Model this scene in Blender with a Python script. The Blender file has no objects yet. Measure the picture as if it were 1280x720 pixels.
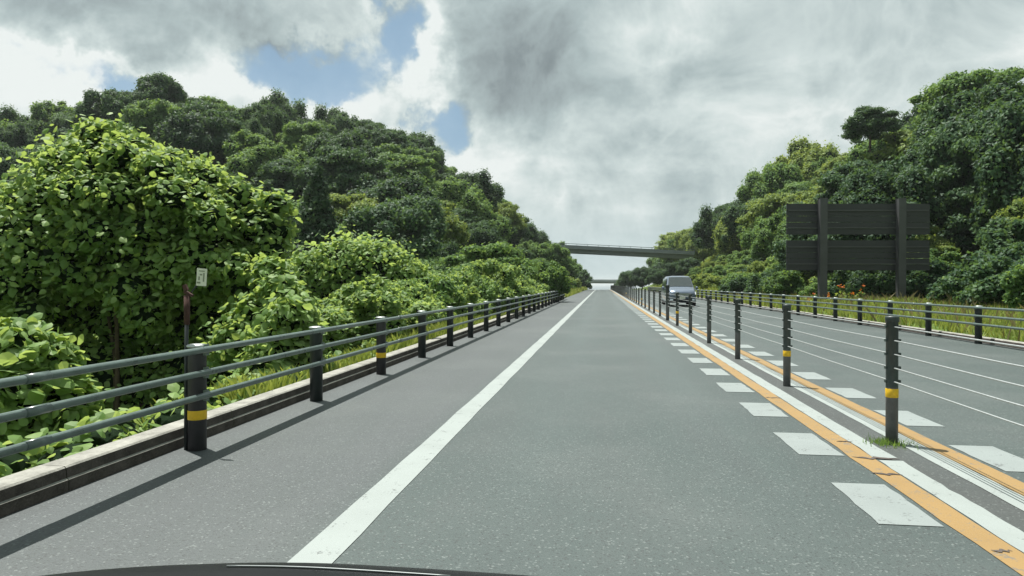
import bpy, math, random
import numpy as np
from mathutils import Vector, Matrix, Euler

random.seed(7)
RNG = np.random.default_rng(7)
SC = bpy.context.scene
COL = SC.collection
R = math.radians

# ------------------------------------------------------------------ camera
F_PX, YAW, CAM_Z = 848.0, R(7.52), 1.35
cam_data = bpy.data.cameras.new('camera')
cam_data.sensor_width = 36.0
cam_data.lens = F_PX / 1280.0 * 36.0
cam_data.clip_start, cam_data.clip_end = 0.05, 30000.0
cam = bpy.data.objects.new('camera', cam_data)
cam.location = (0, 0, CAM_Z)
cam.rotation_euler = (R(90 - 0.34), 0, YAW)
COL.objects.link(cam)
SC.camera = cam

# ------------------------------------------------------------------ light
EXPOSURE, SKY_STRENGTH, SUN_STRENGTH = 0.92, 0.08, 4.6
TO_SUN = Vector((-0.27, 0.20, 1.0)).normalized()
SUN_EL = math.asin(TO_SUN.z)
SUN_ROT = math.atan2(TO_SUN.x, TO_SUN.y)

SC.view_settings.view_transform = 'Standard'
SC.view_settings.look = 'None'
SC.view_settings.exposure = EXPOSURE
SC.view_settings.gamma = 1.0
SC.view_settings.use_curve_mapping = False
SC.render.engine = 'CYCLES'
cy = SC.cycles
cy.max_bounces, cy.diffuse_bounces, cy.glossy_bounces = 6, 3, 2
cy.transmission_bounces, cy.transparent_max_bounces = 4, 6
cy.caustics_reflective = cy.caustics_refractive = False
cy.use_denoising = True

sun_data = bpy.data.lights.new('sun', 'SUN')
sun_data.energy = SUN_STRENGTH
sun_data.angle = R(0.53)
sun_data.color = (1.0, 0.965, 0.90)
sun = bpy.data.objects.new('sun', sun_data)
sun.rotation_euler = (-TO_SUN).to_track_quat('-Z', 'Y').to_euler()
sun.location = (0, 0, 60)
COL.objects.link(sun)


class NT:
    """small helper for building node trees"""
    def __init__(self, tree):
        self.t = tree
        self.n, self.l = tree.nodes, tree.links

    def node(self, kind, **kw):
        nd = self.n.new(kind)
        for k, v in kw.items():
            setattr(nd, k, v)
        return nd

    def put(self, sock, v):
        if v is None:
            return
        if isinstance(v, bpy.types.NodeSocket):
            self.l.new(v, sock)
        else:
            if isinstance(v, (tuple, list)) and len(v) == 3 and sock.type == 'RGBA':
                v = (*v, 1)
            sock.default_value = v

    def math(self, op, a, b=None, c=None, clamp=False):
        nd = self.node('ShaderNodeMath', operation=op, use_clamp=clamp)
        self.put(nd.inputs[0], a)
        self.put(nd.inputs[1], b)
        self.put(nd.inputs[2], c)
        return nd.outputs[0]

    def mix(self, fac, a, b, blend='MIX'):
        nd = self.node('ShaderNodeMix', data_type='RGBA', blend_type=blend)
        self.put(nd.inputs[0], fac)
        self.put(nd.inputs[6], a)
        self.put(nd.inputs[7], b)
        return nd.outputs[2]

    def noise(self, vec, scale, detail=4.0, rough=0.5, dist=0.0):
        nd = self.node('ShaderNodeTexNoise')
        self.put(nd.inputs['Vector'], vec)
        nd.inputs['Scale'].default_value = scale
        nd.inputs['Detail'].default_value = detail
        nd.inputs['Roughness'].default_value = rough
        nd.inputs['Distortion'].default_value = dist
        return nd.outputs['Fac']

    def ramp(self, fac, stops, interp='LINEAR'):
        nd = self.node('ShaderNodeValToRGB')
        cr = nd.color_ramp
        cr.interpolation = interp
        while len(cr.elements) < len(stops):
            cr.elements.new(0.5)
        for e, (p, c) in zip(cr.elements, stops):
            e.position = p
            e.color = (*c, 1) if len(c) == 3 else c
        self.put(nd.inputs[0], fac)
        return nd.outputs[0]

    def smooth(self, v, lo, hi):
        nd = self.node('ShaderNodeMapRange', interpolation_type='SMOOTHSTEP')
        self.put(nd.inputs[0], v)
        nd.inputs[1].default_value, nd.inputs[2].default_value = lo, hi
        return nd.outputs[0]


# ------------------------------------------------------------------ sky with broken cloud
world = bpy.data.worlds.new('World')
SC.world = world
world.use_nodes = True
w = NT(world.node_tree)
w.n.clear()
out = w.node('ShaderNodeOutputWorld')
bg = w.node('ShaderNodeBackground')
bg.inputs['Strength'].default_value = SKY_STRENGTH
w.l.new(bg.outputs[0], out.inputs[0])
sky = w.node('ShaderNodeTexSky', sky_type='NISHITA')
sky.sun_disc = False
sky.sun_elevation, sky.sun_rotation = SUN_EL, SUN_ROT
sky.air_density, sky.dust_density, sky.ozone_density = 1.0, 1.2, 1.5
tc = w.node('ShaderNodeTexCoord')
sep = w.node('ShaderNodeSeparateXYZ')
w.l.new(tc.outputs['Generated'], sep.inputs[0])
dx, dy, dz = sep.outputs
az = w.math('ARCTAN2', dx, dy)
el = w.math('ARCSINE', dz)
zz = w.math('ADD', w.math('ABSOLUTE', dz), 0.16)
comb = w.node('ShaderNodeCombineXYZ')
w.put(comb.inputs[0], w.math('DIVIDE', dx, zz))
w.put(comb.inputs[1], w.math('DIVIDE', dy, zz))
comb.inputs[2].default_value = 3.7
cloud_vec = comb.outputs[0]
n_big = w.noise(cloud_vec, 1.25, 8, 0.56, 0.25)
n_fine = w.noise(tc.outputs['Generated'], 9.0, 7, 0.62, 0.3)
wob_a = w.math('MULTIPLY', w.math('SUBTRACT', w.noise(tc.outputs['Generated'], 6.0, 6, 0.6), 0.5), 0.26)
comb2 = w.node('ShaderNodeVectorMath', operation='ADD')
w.put(comb2.inputs[0], tc.outputs['Generated'])
comb2.inputs[1].default_value = (5.2, 1.7, 9.1)
wob_b = w.math('MULTIPLY', w.math('SUBTRACT', w.noise(comb2.outputs[0], 6.0, 6, 0.6), 0.5), 0.22)
az_w = w.math('ADD', az, wob_a)
el_w = w.math('ADD', el, wob_b)


def sky_ang(px, py):
    a = math.atan2(px - 640, F_PX)
    return a - YAW, math.atan2(355 - py, math.hypot(F_PX, px - 640))


def bump(px, py, rx, ry, amp, hard=1.0):
    """a cloud mass at a direction of the sky"""
    a0, e0 = sky_ang(px, py)
    sx, sy = rx / F_PX, ry / F_PX
    p = w.math('DIVIDE', w.math('SUBTRACT', az_w, a0), sx)
    q = w.math('DIVIDE', w.math('SUBTRACT', el_w, e0), sy)
    r2 = w.math('ADD', w.math('MULTIPLY', p, p), w.math('MULTIPLY', q, q))
    g = w.math('EXPONENT', w.math('MULTIPLY', w.math('POWER', r2, hard), -1.0))
    return w.math('MULTIPLY', g, amp)


def total(items):
    s = items[0]
    for i in items[1:]:
        s = w.math('ADD', s, i)
    return s


gap = total([
    w.math('MULTIPLY', w.math('SUBTRACT', n_big, 0.5), -0.5),
    w.math('MULTIPLY', w.math('SUBTRACT', n_fine, 0.5), -1.0),
    bump(375, 72, 75, 30, 0.72), bump(505, 50, 32, 50, 0.68), bump(565, 168, 36, 28, 0.74),
    bump(415, 95, 40, 25, 0.5), bump(40, 70, 90, 14, 0.35), bump(160, 85, 40, 22, 0.5),
    0.04])
puff = w.math('ABSOLUTE', w.math('SUBTRACT', w.noise(tc.outputs['Generated'], 5.5, 9, 0.58, 0.5), 0.5))
rim_d = w.math('DIVIDE', w.math('SUBTRACT', gap, 0.26), 0.17)
rim = w.math('EXPONENT', w.math('MULTIPLY', w.math('MULTIPLY', rim_d, rim_d), -1.0))
bright = total([
    w.math('MULTIPLY', w.math('SUBTRACT', n_big, 0.5), 0.80),
    w.math('MULTIPLY', w.math('SUBTRACT', n_fine, 0.5), 0.85),
    w.math('MULTIPLY', w.math('SUBTRACT', 0.10, puff), 1.5), w.math('MULTIPLY', rim, 0.22),
    bump(645, 85, 90, 85, -0.24, 1.3), bump(700, 10, 110, 50, -0.12),
    bump(110, 10, 330, 42, -0.28), bump(840, 195, 100, 50, -0.16),
    bump(870, 70, 70, 50, -0.10), bump(1130, 60, 150, 60, -0.08),
    bump(60, 100, 110, 32, 0.36), bump(280, 105, 120, 42, 0.40),
    bump(545, 60, 26, 65, 0.44), bump(470, 110, 70, 35, 0.36),
    bump(735, 160, 60, 36, 0.26), bump(830, 20, 60, 36, 0.24),
    bump(620, 215, 90, 45, 0.18), bump(1010, 190, 120, 80, 0.10),
    bump(930, 120, 80, 50, 0.16), bump(1250, 60, 100, 120, 0.10),
    0.59])
EX = SKY_STRENGTH * 2 ** EXPOSURE


def disp(r, g, b):
    lin = [((c / 255 + 0.055) / 1.055) ** 2.4 if c > 10 else c / 255 / 12.92 for c in (r, g, b)]
    return tuple(x / EX for x in lin)


cloud_col = w.ramp(bright, [(0.05, disp(112, 123, 127)), (0.32, disp(140, 152, 155)), (0.55, disp(174, 189, 190)),
                            (0.80, disp(208, 220, 219)), (1.0, disp(236, 242, 240))])
gap_f = w.smooth(gap, 0.33, 0.68)
low = w.math('MULTIPLY', w.math('SUBTRACT', 1.0, w.smooth(el, 0.0, 0.13)), 0.55)
blue = w.mix(0.72, sky.outputs[0], disp(138, 172, 194))
col = w.mix(w.math('MULTIPLY', gap_f, 0.86), cloud_col, blue)
col = w.mix(low, col, disp(190, 210, 214))
w.l.new(col, bg.inputs['Color'])


# ------------------------------------------------------------------ helpers
def tag(o, label=None, cat=None, group=None, kind=None):
    for k, v in (('label', label), ('category', cat), ('group', group), ('kind', kind)):
        if v:
            o[k] = v
    return o


def empty(name, loc, label=None, cat=None, group=None, rz=0.0, kind=None):
    o = bpy.data.objects.new(name, None)
    o.empty_display_size = 0.3
    o.location = loc
    o.rotation_euler = (0, 0, rz)
    COL.objects.link(o)
    return tag(o, label, cat, group, kind)


def link(name, me, parent=None, loc=None):
    o = bpy.data.objects.new(name, me)
    COL.objects.link(o)
    if parent is not None:
        o.parent = parent
    if loc is not None:
        o.location = loc
    return o


def mesh_np(name, verts, faces, mats, mat_idx=None, smooth=False):
    """verts (n,3), faces (m,k): every face has the same corner count"""
    verts = np.asarray(verts, dtype=np.float32)
    faces = np.asarray(faces, dtype=np.int32)
    me = bpy.data.meshes.new(name)
    m, k = faces.shape
    me.vertices.add(len(verts))
    me.vertices.foreach_set('co', verts.ravel())
    me.loops.add(m * k)
    me.loops.foreach_set('vertex_index', faces.ravel())
    me.polygons.add(m)
    me.polygons.foreach_set('loop_start', np.arange(0, m * k, k, dtype=np.int32))
    me.polygons.foreach_set('loop_total', np.full(m, k, dtype=np.int32))
    for mt in (mats if isinstance(mats, (list, tuple)) else [mats]):
        me.materials.append(mt)
    if mat_idx is not None:
        me.polygons.foreach_set('material_index', np.asarray(mat_idx, dtype=np.int32))
    me.polygons.foreach_set('use_smooth', np.full(m, smooth, dtype=bool))
    me.update(calc_edges=True)
    me.validate()
    return me


class MB:
    """collects boxes, tubes and prisms into one mesh"""
    def __init__(self):
        self.v, self.f, self.s = [], [], []

    def add(self, vs, fs, smooth=False):
        b = len(self.v)
        self.v += [tuple(p) for p in vs]
        self.f += [tuple(i + b for i in f) for f in fs]
        self.s += [smooth] * len(fs)
        return self

    def box(self, c, s, rot=None, bevel=0.0):
        hx, hy, hz = s[0] / 2, s[1] / 2, s[2] / 2
        vs = [Vector((x * hx, y * hy, z * hz)) for z in (-1, 1) for y in (-1, 1) for x in (-1, 1)]
        if rot is not None:
            vs = [rot @ p for p in vs]
        vs = [p + Vector(c) for p in vs]
        return self.add(vs, [(0, 2, 3, 1), (4, 5, 7, 6), (0, 1, 5, 4), (2, 6, 7, 3), (0, 4, 6, 2), (1, 3, 7, 5)])

    def tube(self, pts, radii, n=10, caps=True, smooth=True):
        pts = [Vector(p) for p in pts]
        if not isinstance(radii, (list, tuple)):
            radii = [radii] * len(pts)
        vs, fs = [], []
        up = Vector((0, 0, 1))
        for i, p in enumerate(pts):
            t = (pts[min(i + 1, len(pts) - 1)] - pts[max(i - 1, 0)]).normalized()
            a = t.cross(up)
            if a.length < 1e-3:
                a = Vector((1, 0, 0))
            a.normalize()
            b = a.cross(t).normalized()
            for k in range(n):
                an = 2 * math.pi * k / n
                vs.append(p + (a * math.cos(an) + b * math.sin(an)) * radii[i])
        for i in range(len(pts) - 1):
            for k in range(n):
                k2 = (k + 1) % n
                fs.append((i * n + k, i * n + k2, (i + 1) * n + k2, (i + 1) * n + k))
        self.add(vs, fs, smooth)
        if caps:
            base = len(self.v) - len(vs)
            self.f.append(tuple(base + k for k in reversed(range(n))))
            self.f.append(tuple(base + (len(pts) - 1) * n + k for k in range(n)))
            self.s += [False, False]
        return self

    def lathe(self, prof, n=16, c=(0, 0, 0), smooth=True):
        vs, fs = [], []
        for r, z in prof:
            for k in range(n):
                a = 2 * math.pi * k / n
                vs.append((c[0] + r * math.cos(a), c[1] + r * math.sin(a), c[2] + z))
        for i in range(len(prof) - 1):
            for k in range(n):
                k2 = (k + 1) % n
                fs.append((i * n + k, i * n + k2, (i + 1) * n + k2, (i + 1) * n + k))
        return self.add(vs, fs, smooth)

    def mesh(self, name, mat):
        me = bpy.data.meshes.new(name)
        me.from_pydata(self.v, [], self.f)
        me.materials.append(mat)
        me.polygons.foreach_set('use_smooth', np.array(self.s, dtype=bool))
        me.update()
        return me

    def build(self, name, mat, parent=None, loc=None):
        return link(name, self.mesh(name, mat), parent, loc)


def at(px, d, z=0.0):
    """world point for a column of the view at depth d, height z"""
    r = (px - 640.0) / F_PX * d
    return Vector((r * math.cos(YAW) - d * math.sin(YAW), r * math.sin(YAW) + d * math.cos(YAW), z))


def height(py, d):
    return CAM_Z + (355.0 - py) / F_PX * d


def project(p):
    d = -p[0] * math.sin(YAW) + p[1] * math.cos(YAW)
    r = p[0] * math.cos(YAW) + p[1] * math.sin(YAW)
    if d < 0.1:
        return None
    return 640 + F_PX * r / d, 355 - F_PX * (p[2] - CAM_Z) / d, d


# ------------------------------------------------------------------ materials
def new_mat(name):
    m = bpy.data.materials.new(name)
    m.use_nodes = True
    t = NT(m.node_tree)
    p = t.n['Principled BSDF']
    return m, t, p


def obj_coord(t):
    return t.node('ShaderNodeTexCoord').outputs['Object']


def paint(name, col, rough=0.5, metal=0.0, var=0.25, scale=6.0, spec=0.5, bump=0.0, coat=0.0):
    m, t, p = new_mat(name)
    oc = obj_coord(t)
    n = t.noise(oc, scale, 6, 0.6)
    n2 = t.noise(oc, scale * 9, 3, 0.6)
    f = t.math('ADD', t.math('MULTIPLY', n, 0.7), t.math('MULTIPLY', n2, 0.3))
    lo = tuple(c * (1 - var) for c in col)
    hi = tuple(c * (1 + var) for c in col)
    t.l.new(t.ramp(f, [(0.3, lo), (0.7, hi)]), p.inputs['Base Color'])
    t.put(p.inputs['Roughness'], t.math('ADD', t.math('MULTIPLY', n, 0.25), rough - 0.12))
    p.inputs['Metallic'].default_value = metal
    p.inputs['Specular IOR Level'].default_value = spec
    p.inputs['Coat Weight'].default_value = coat
    if bump:
        b = t.node('ShaderNodeBump')
        b.inputs['Strength'].default_value = bump
        b.inputs['Distance'].default_value = 0.01
        t.l.new(n2, b.inputs['Height'])
        t.l.new(b.outputs[0], p.inputs['Normal'])
    return m


def leaf_mat(name, dark, mid, light, trans=0.4, rough=0.58, hue=0.25):
    """leaf faces: every leaf its own tone, every plant its own tone"""
    m, t, p = new_mat(name)
    geo = t.node('ShaderNodeNewGeometry')
    oi = t.node('ShaderNodeObjectInfo')
    f = t.math('ADD', t.math('MULTIPLY', geo.outputs['Random Per Island'], 1.0 - hue),
               t.math('MULTIPLY', oi.outputs['Random'], hue))
    clump = t.noise(t.node('ShaderNodeTexCoord').outputs['Object'], 0.75, 2, 0.5)
    f = t.math('ADD', f, t.math('MULTIPLY', t.math('SUBTRACT', clump, 0.5), 1.1), clamp=True)
    c = t.ramp(f, [(0.0, dark), (0.55, mid), (1.0, light)])
    t.l.new(c, p.inputs['Base Color'])
    p.inputs['Roughness'].default_value = rough
    p.inputs['Specular IOR Level'].default_value = 0.28
    tr = t.node('ShaderNodeBsdfTranslucent')
    t.l.new(t.mix(0.55, c, (light[0] * 1.5, light[1] * 1.35, light[2] * 0.6)), tr.inputs[0])
    mx = t.node('ShaderNodeMixShader')
    mx.inputs[0].default_value = trans
    t.l.new(p.outputs[0], mx.inputs[1])
    t.l.new(tr.outputs[0], mx.inputs[2])
    o = t.n['Material Output']
    t.l.new(mx.outputs[0], o.inputs[0])
    return m


M = {}
M['leaf_dark'] = leaf_mat('leaf_dark', (0.018, 0.050, 0.026), (0.044, 0.102, 0.042), (0.105, 0.185, 0.070), 0.38, hue=0.40)
M['leaf_mid'] = leaf_mat('leaf_mid', (0.044, 0.102, 0.030), (0.108, 0.208, 0.056), (0.200, 0.310, 0.100), 0.42, hue=0.40)
M['leaf_yellow'] = leaf_mat('leaf_yellow', (0.080, 0.142, 0.030), (0.170, 0.250, 0.058), (0.260, 0.330, 0.098), 0.42, hue=0.40)
M['leaf_kudzu'] = leaf_mat('leaf_kudzu', (0.085, 0.170, 0.048), (0.190, 0.310, 0.092), (0.330, 0.440, 0.190), 0.48, 0.55, 0.15)
M['leaf_conifer'] = leaf_mat('leaf_conifer', (0.016, 0.040, 0.020), (0.030, 0.066, 0.032), (0.050, 0.092, 0.042), 0.3)
M['shade_core'] = paint('shade_core', (0.010, 0.020, 0.009), 0.95, var=0.4, spec=0.05)  # near-black, so shade in the gaps between leaf clumps is coloured in
M['grass'] = leaf_mat('grass', (0.150, 0.225, 0.048), (0.235, 0.315, 0.070), (0.330, 0.385, 0.120), 0.4, 0.6, 0.0)
M['grass_dry'] = leaf_mat('grass_dry', (0.11, 0.10, 0.05), (0.17, 0.16, 0.08), (0.25, 0.22, 0.13), 0.4, 0.6, 0.0)
M['petal'] = leaf_mat('petal', (0.45, 0.09, 0.02), (0.55, 0.14, 0.02), (0.60, 0.22, 0.03), 0.4, 0.5, 0.0)
M['bark'] = paint('bark', (0.085, 0.065, 0.048), 0.9, var=0.45, scale=5, spec=0.2, bump=0.6)
M['rail'] = paint('rail_paint', (0.085, 0.120, 0.108), 0.30, metal=0.0, var=0.3, scale=9, spec=0.7)
M['post_dark'] = paint('post_paint', (0.014, 0.020, 0.020), 0.5, var=0.4, scale=14)
M['post_brown'] = paint('post_brown', (0.036, 0.034, 0.038), 0.6, var=0.4, scale=14)
M['cap'] = paint('cap_metal', (0.42, 0.45, 0.44), 0.4, metal=0.4, var=0.2)
M['yellow'] = paint('reflector_yellow', (0.72, 0.45, 0.015), 0.45, var=0.22, scale=30)
M['white_reflector'] = paint('reflector_white', (0.75, 0.77, 0.78), 0.35, var=0.1)
M['cable'] = paint('galvanised_cable', (0.36, 0.39, 0.39), 0.45, metal=0.3, var=0.2, scale=40)
M['wire_post'] = paint('wire_post_paint', (0.085, 0.090, 0.092), 0.5, var=0.35, scale=12)
M['wire_post_top'] = paint('wire_post_top', (0.036, 0.052, 0.049), 0.45, var=0.35, scale=12)
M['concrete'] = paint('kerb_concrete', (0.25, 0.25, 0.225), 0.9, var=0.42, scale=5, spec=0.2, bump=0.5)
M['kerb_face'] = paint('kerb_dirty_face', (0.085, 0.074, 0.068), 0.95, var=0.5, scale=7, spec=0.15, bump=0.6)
M['bridge'] = paint('bridge_girder_paint', (0.20, 0.225, 0.235), 0.6, var=0.18, scale=0.6)
M['bridge_light'] = paint('bridge_concrete', (0.30, 0.31, 0.31), 0.85, var=0.2, scale=0.5)
M['sign_back'] = paint('sign_back_metal', (0.026, 0.028, 0.031), 0.6, metal=0.0, var=0.25, scale=1.6)
M['sign_post'] = paint('sign_post_metal', (0.055, 0.057, 0.060), 0.6, var=0.25, scale=2.5)
M['rust'] = paint('rusty_steel', (0.070, 0.038, 0.032), 0.8, var=0.5, scale=30, spec=0.2)
M['plate'] = paint('plate_white', (0.66, 0.67, 0.55), 0.5, var=0.15, scale=40)
M['ink'] = paint('plate_print', (0.20, 0.22, 0.15), 0.6, var=0.2)
M['tyre'] = paint('tyre_rubber', (0.018, 0.018, 0.019), 0.85, var=0.2)
M['rim'] = paint('alloy_rim', (0.5, 0.51, 0.53), 0.3, metal=0.9, var=0.1)
M['car_paint'] = paint('van_paint', (0.115, 0.150, 0.200), 0.3, metal=0.35, var=0.05, coat=0.8)
M['car_black'] = paint('van_black_plastic', (0.014, 0.015, 0.017), 0.45, var=0.2)
M['chrome'] = paint('van_chrome', (0.72, 0.74, 0.77), 0.16, metal=1.0, var=0.05)
M['lamp'] = paint('headlamp_glass', (0.80, 0.85, 0.90), 0.12, var=0.05, spec=0.8)
M['bonnet'] = paint('bonnet_paint', (0.004, 0.005, 0.006), 0.5, var=0.2, spec=0.2)
M['highlight_strip'] = paint('bonnet_highlight', (0.16, 0.18, 0.18), 0.45, metal=0.5, var=0.1)  # pale colour for the highlight line along the bonnet edge


def glass_mat():
    m, t, p = new_mat('van_glass')
    p.inputs['Base Color'].default_value = (0.02, 0.028, 0.027, 1)
    p.inputs['Roughness'].default_value = 0.06
    p.inputs['Specular IOR Level'].default_value = 0.9
    p.inputs['Coat Weight'].default_value = 1.0
    return m


M['glass'] = glass_mat()


def asphalt_mat():
    m, t, p = new_mat('worn_asphalt')
    oc = obj_coord(t)
    s = t.node('ShaderNodeSeparateXYZ')
    t.l.new(oc, s.inputs[0])
    x = s.outputs[0]
    mp = t.node('ShaderNodeMapping')
    mp.inputs['Scale'].default_value = (1.0, 0.12, 1.0)
    t.l.new(oc, mp.inputs[0])
    streak = t.noise(mp.outputs[0], 2.2, 5, 0.6)
    patch = t.noise(oc, 0.35, 5, 0.6)
    grain = t.noise(oc, 70.0, 3, 0.75)
    vor = t.node('ShaderNodeTexVoronoi')
    vor.inputs['Scale'].default_value = 95.0
    t.l.new(oc, vor.inputs[0])
    stone = vor.outputs['Color']
    sep2 = t.node('ShaderNodeSeparateColor')
    t.l.new(stone, sep2.inputs[0])
    xw = t.math('ADD', x, t.math('MULTIPLY', t.math('SUBTRACT', patch, 0.5), 0.25))
    shoulder = t.math('SUBTRACT', 1.0, t.smooth(xw, -1.75, -1.25))
    c = t.mix(shoulder, (0.053, 0.074, 0.071), (0.072, 0.084, 0.086))
    # the strip between the two centre lines is newer and coarser
    strip = t.math('MULTIPLY', t.smooth(xw, 2.20, 2.28), t.math('SUBTRACT', 1.0, t.smooth(xw, 2.47, 2.55)))
    c = t.mix(strip, c, (0.058, 0.064, 0.062))
    # polished wheel tracks
    def track(x0):
        d = t.math('DIVIDE', t.math('SUBTRACT', xw, x0), 0.34)
        return t.math('EXPONENT', t.math('MULTIPLY', t.math('MULTIPLY', d, d), -1.0))
    tr = t.math('ADD', t.math('ADD', track(-0.55), track(1.05)), t.math('ADD', track(3.95), track(5.5)))
    c = t.mix(t.math('MULTIPLY', tr, 0.30), c, (0.100, 0.124, 0.119))
    c = t.mix(t.math('MULTIPLY', t.smooth(streak, 0.35, 0.72), 0.55), c, (0.060, 0.074, 0.073))
    c = t.mix(t.math('MULTIPLY', t.smooth(patch, 0.42, 0.72), 0.40), c, (0.118, 0.134, 0.130))
    g = t.math('ADD', 0.60, t.math('MULTIPLY', grain, 0.50))
    c = t.mix(1.0, c, t.ramp(g, [(0.0, (0.0, 0.0, 0.0)), (1.0, (1.0, 1.0, 1.0))]), 'MULTIPLY')
    pale = t.smooth(sep2.outputs[0], 0.93, 0.97)
    dark = t.math('SUBTRACT', 1.0, t.smooth(sep2.outputs[1], 0.06, 0.12))
    c = t.mix(t.math('MULTIPLY', pale, 0.30), c, (0.24, 0.27, 0.26))
    c = t.mix(t.math('MULTIPLY', dark, 0.6), c, (0.03, 0.034, 0.034))
    t.l.new(c, p.inputs['Base Color'])
    t.put(p.inputs['Roughness'], t.math('SUBTRACT', 0.56, t.math('MULTIPLY', tr, 0.10)))
    p.inputs['Specular IOR Level'].default_value = 0.5
    b = t.node('ShaderNodeBump')
    b.inputs['Strength'].default_value = 0.4
    b.inputs['Distance'].default_value = 0.004
    t.l.new(t.math('ADD', grain, t.math('MULTIPLY', vor.outputs['Distance'], 0.8)), b.inputs['Height'])
    t.l.new(b.outputs[0], p.inputs['Normal'])
    return m


def road_paint_mat(name, col, under, wear=0.5):
    m, t, p = new_mat(name)
    oc = obj_coord(t)
    n = t.noise(oc, 7.0, 8, 0.7)
    fine = t.noise(oc, 60.0, 3, 0.7)
    f = t.math('ADD', t.math('MULTIPLY', n, 0.62), t.math('MULTIPLY', fine, 0.38))
    mask = t.smooth(f, 0.52 + 0.09 * (1 - wear), 0.585 + 0.09 * (1 - wear))
    dirt = t.noise(oc, 1.6, 5, 0.6)
    c = t.mix(t.math('MULTIPLY', t.smooth(dirt, 0.35, 0.8), 0.35), col, tuple(c * 0.66 for c in col))
    c = t.mix(t.math('MULTIPLY', mask, 0.85), c, under)
    t.l.new(c, p.inputs['Base Color'])
    p.inputs['Roughness'].default_value = 0.62
    b = t.node('ShaderNodeBump')
    b.inputs['Strength'].default_value = 0.35
    b.inputs['Distance'].default_value = 0.005
    t.l.new(fine, b.inputs['Height'])
    t.l.new(b.outputs[0], p.inputs['Normal'])
    return m


def ground_mat():
    m, t, p = new_mat('grassy_ground')
    oc = obj_coord(t)
    n = t.noise(oc, 0.25, 8, 0.65)
    n2 = t.noise(oc, 3.0, 6, 0.7)
    f = t.math('ADD', t.math('MULTIPLY', n, 0.5), t.math('MULTIPLY', n2, 0.5))
    c = t.ramp(f, [(0.25, (0.040, 0.066, 0.018)), (0.5, (0.076, 0.120, 0.028)), (0.72, (0.115, 0.158, 0.042)),
                   (0.9, (0.14, 0.125, 0.07))])
    t.l.new(c, p.inputs['Base Color'])
    p.inputs['Roughness'].default_value = 0.95
    p.inputs['Specular IOR Level'].default_value = 0.1
    b = t.node('ShaderNodeBump')
    b.inputs['Strength'].default_value = 0.8
    b.inputs['Distance'].default_value = 0.08
    t.l.new(n2, b.inputs['Height'])
    t.l.new(b.outputs[0], p.inputs['Normal'])
    return m


def added_sea_mat():
    m, t, p = new_mat('added_sea_water')
    oc = obj_coord(t)
    p.inputs['Base Color'].default_value = (0.05, 0.09, 0.11, 1)
    p.inputs['Roughness'].default_value = 0.25
    b = t.node('ShaderNodeBump')
    b.inputs['Strength'].default_value = 0.3
    t.l.new(t.noise(oc, 0.2, 4), b.inputs['Height'])
    t.l.new(b.outputs[0], p.inputs['Normal'])
    return m


M['asphalt'] = asphalt_mat()
M['white_paint'] = road_paint_mat('road_paint_white', (0.245, 0.278, 0.268), (0.08, 0.088, 0.088), 0.55)
M['block_paint'] = road_paint_mat('road_paint_block', (0.205, 0.236, 0.232), (0.08, 0.088, 0.088), 0.5)
M['orange_paint'] = road_paint_mat('road_paint_orange', (0.250, 0.160, 0.058), (0.13, 0.12, 0.10), 0.8)
M['ground'] = ground_mat()
M['added_sea'] = added_sea_mat()


# ------------------------------------------------------------------ terrain
def sstep(a, b, v):
    t = np.clip((np.asarray(v, dtype=float) - a) / (b - a), 0, 1)
    return t * t * (3 - 2 * t)


def road_z(y):
    y = np.asarray(y, dtype=float)
    u = np.clip(y - 140, 0, 260)
    z = -9e-5 * u * u - np.clip(y - 400, 0, 260) * 0.0468
    return z


HL_X = [0, 6.2, 25, 45, 70, 89, 130, 300, 9000]
HL_Z = [0, 0, 15.8, 23.3, 23.8, 21.5, 16, 8, 0]
HR_X = [0, 8.8, 11.5, 30, 42, 60, 120, 300, 9000]
HR_Z = [0, 0.12, 0.45, 15.5, 21, 23, 16, 8, 0]


def ground_z(x, y):
    x = np.asarray(x, dtype=float)
    y = np.asarray(y, dtype=float)
    far = 1 - 0.78 * sstep(150, 240, y)
    end = 1 - sstep(380, 620, y)
    fl = sstep(38, 98, y) * far * end
    fr = np.interp(y, [0, 50, 70, 102, 150], [0.48, 0.58, 0.68, 0.79, 0.80]) * far * end
    left = np.interp(-x, HL_X, HL_Z) * fl
    drop = -1.7 * sstep(3.9, 7.5, -x) * (1 - sstep(38, 60, y))
    lumps = -0.8 + np.sin(x * 0.31 + 1.3) * np.sin(y * 0.23) * 0.9 + 0.9 * np.sin(x * 0.13 + y * 0.11) + 0.8 * np.sin(x * 0.09 - y * 0.17 + 2.0)
    xe = np.maximum(x - 4.5 * (1 - sstep(40, 62, y)), np.minimum(x, 11.5))
    right = np.where(x > 11.5, 0.45 + (np.interp(xe, HR_X, HR_Z) - 0.45) * fr, np.interp(x, HR_X, HR_Z))
    side = np.where(x < 0, left + drop + lumps * sstep(9, 18, -x) * fl, right + lumps * sstep(14, 22, x))
    base = road_z(y)
    onroad = (x > -3.64) & (x < 8.80)
    return base + np.where(onroad, -0.05, np.where(x < 0, side + 0.10 * (1 - sstep(3.9, 5.0, -x)), side))


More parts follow.
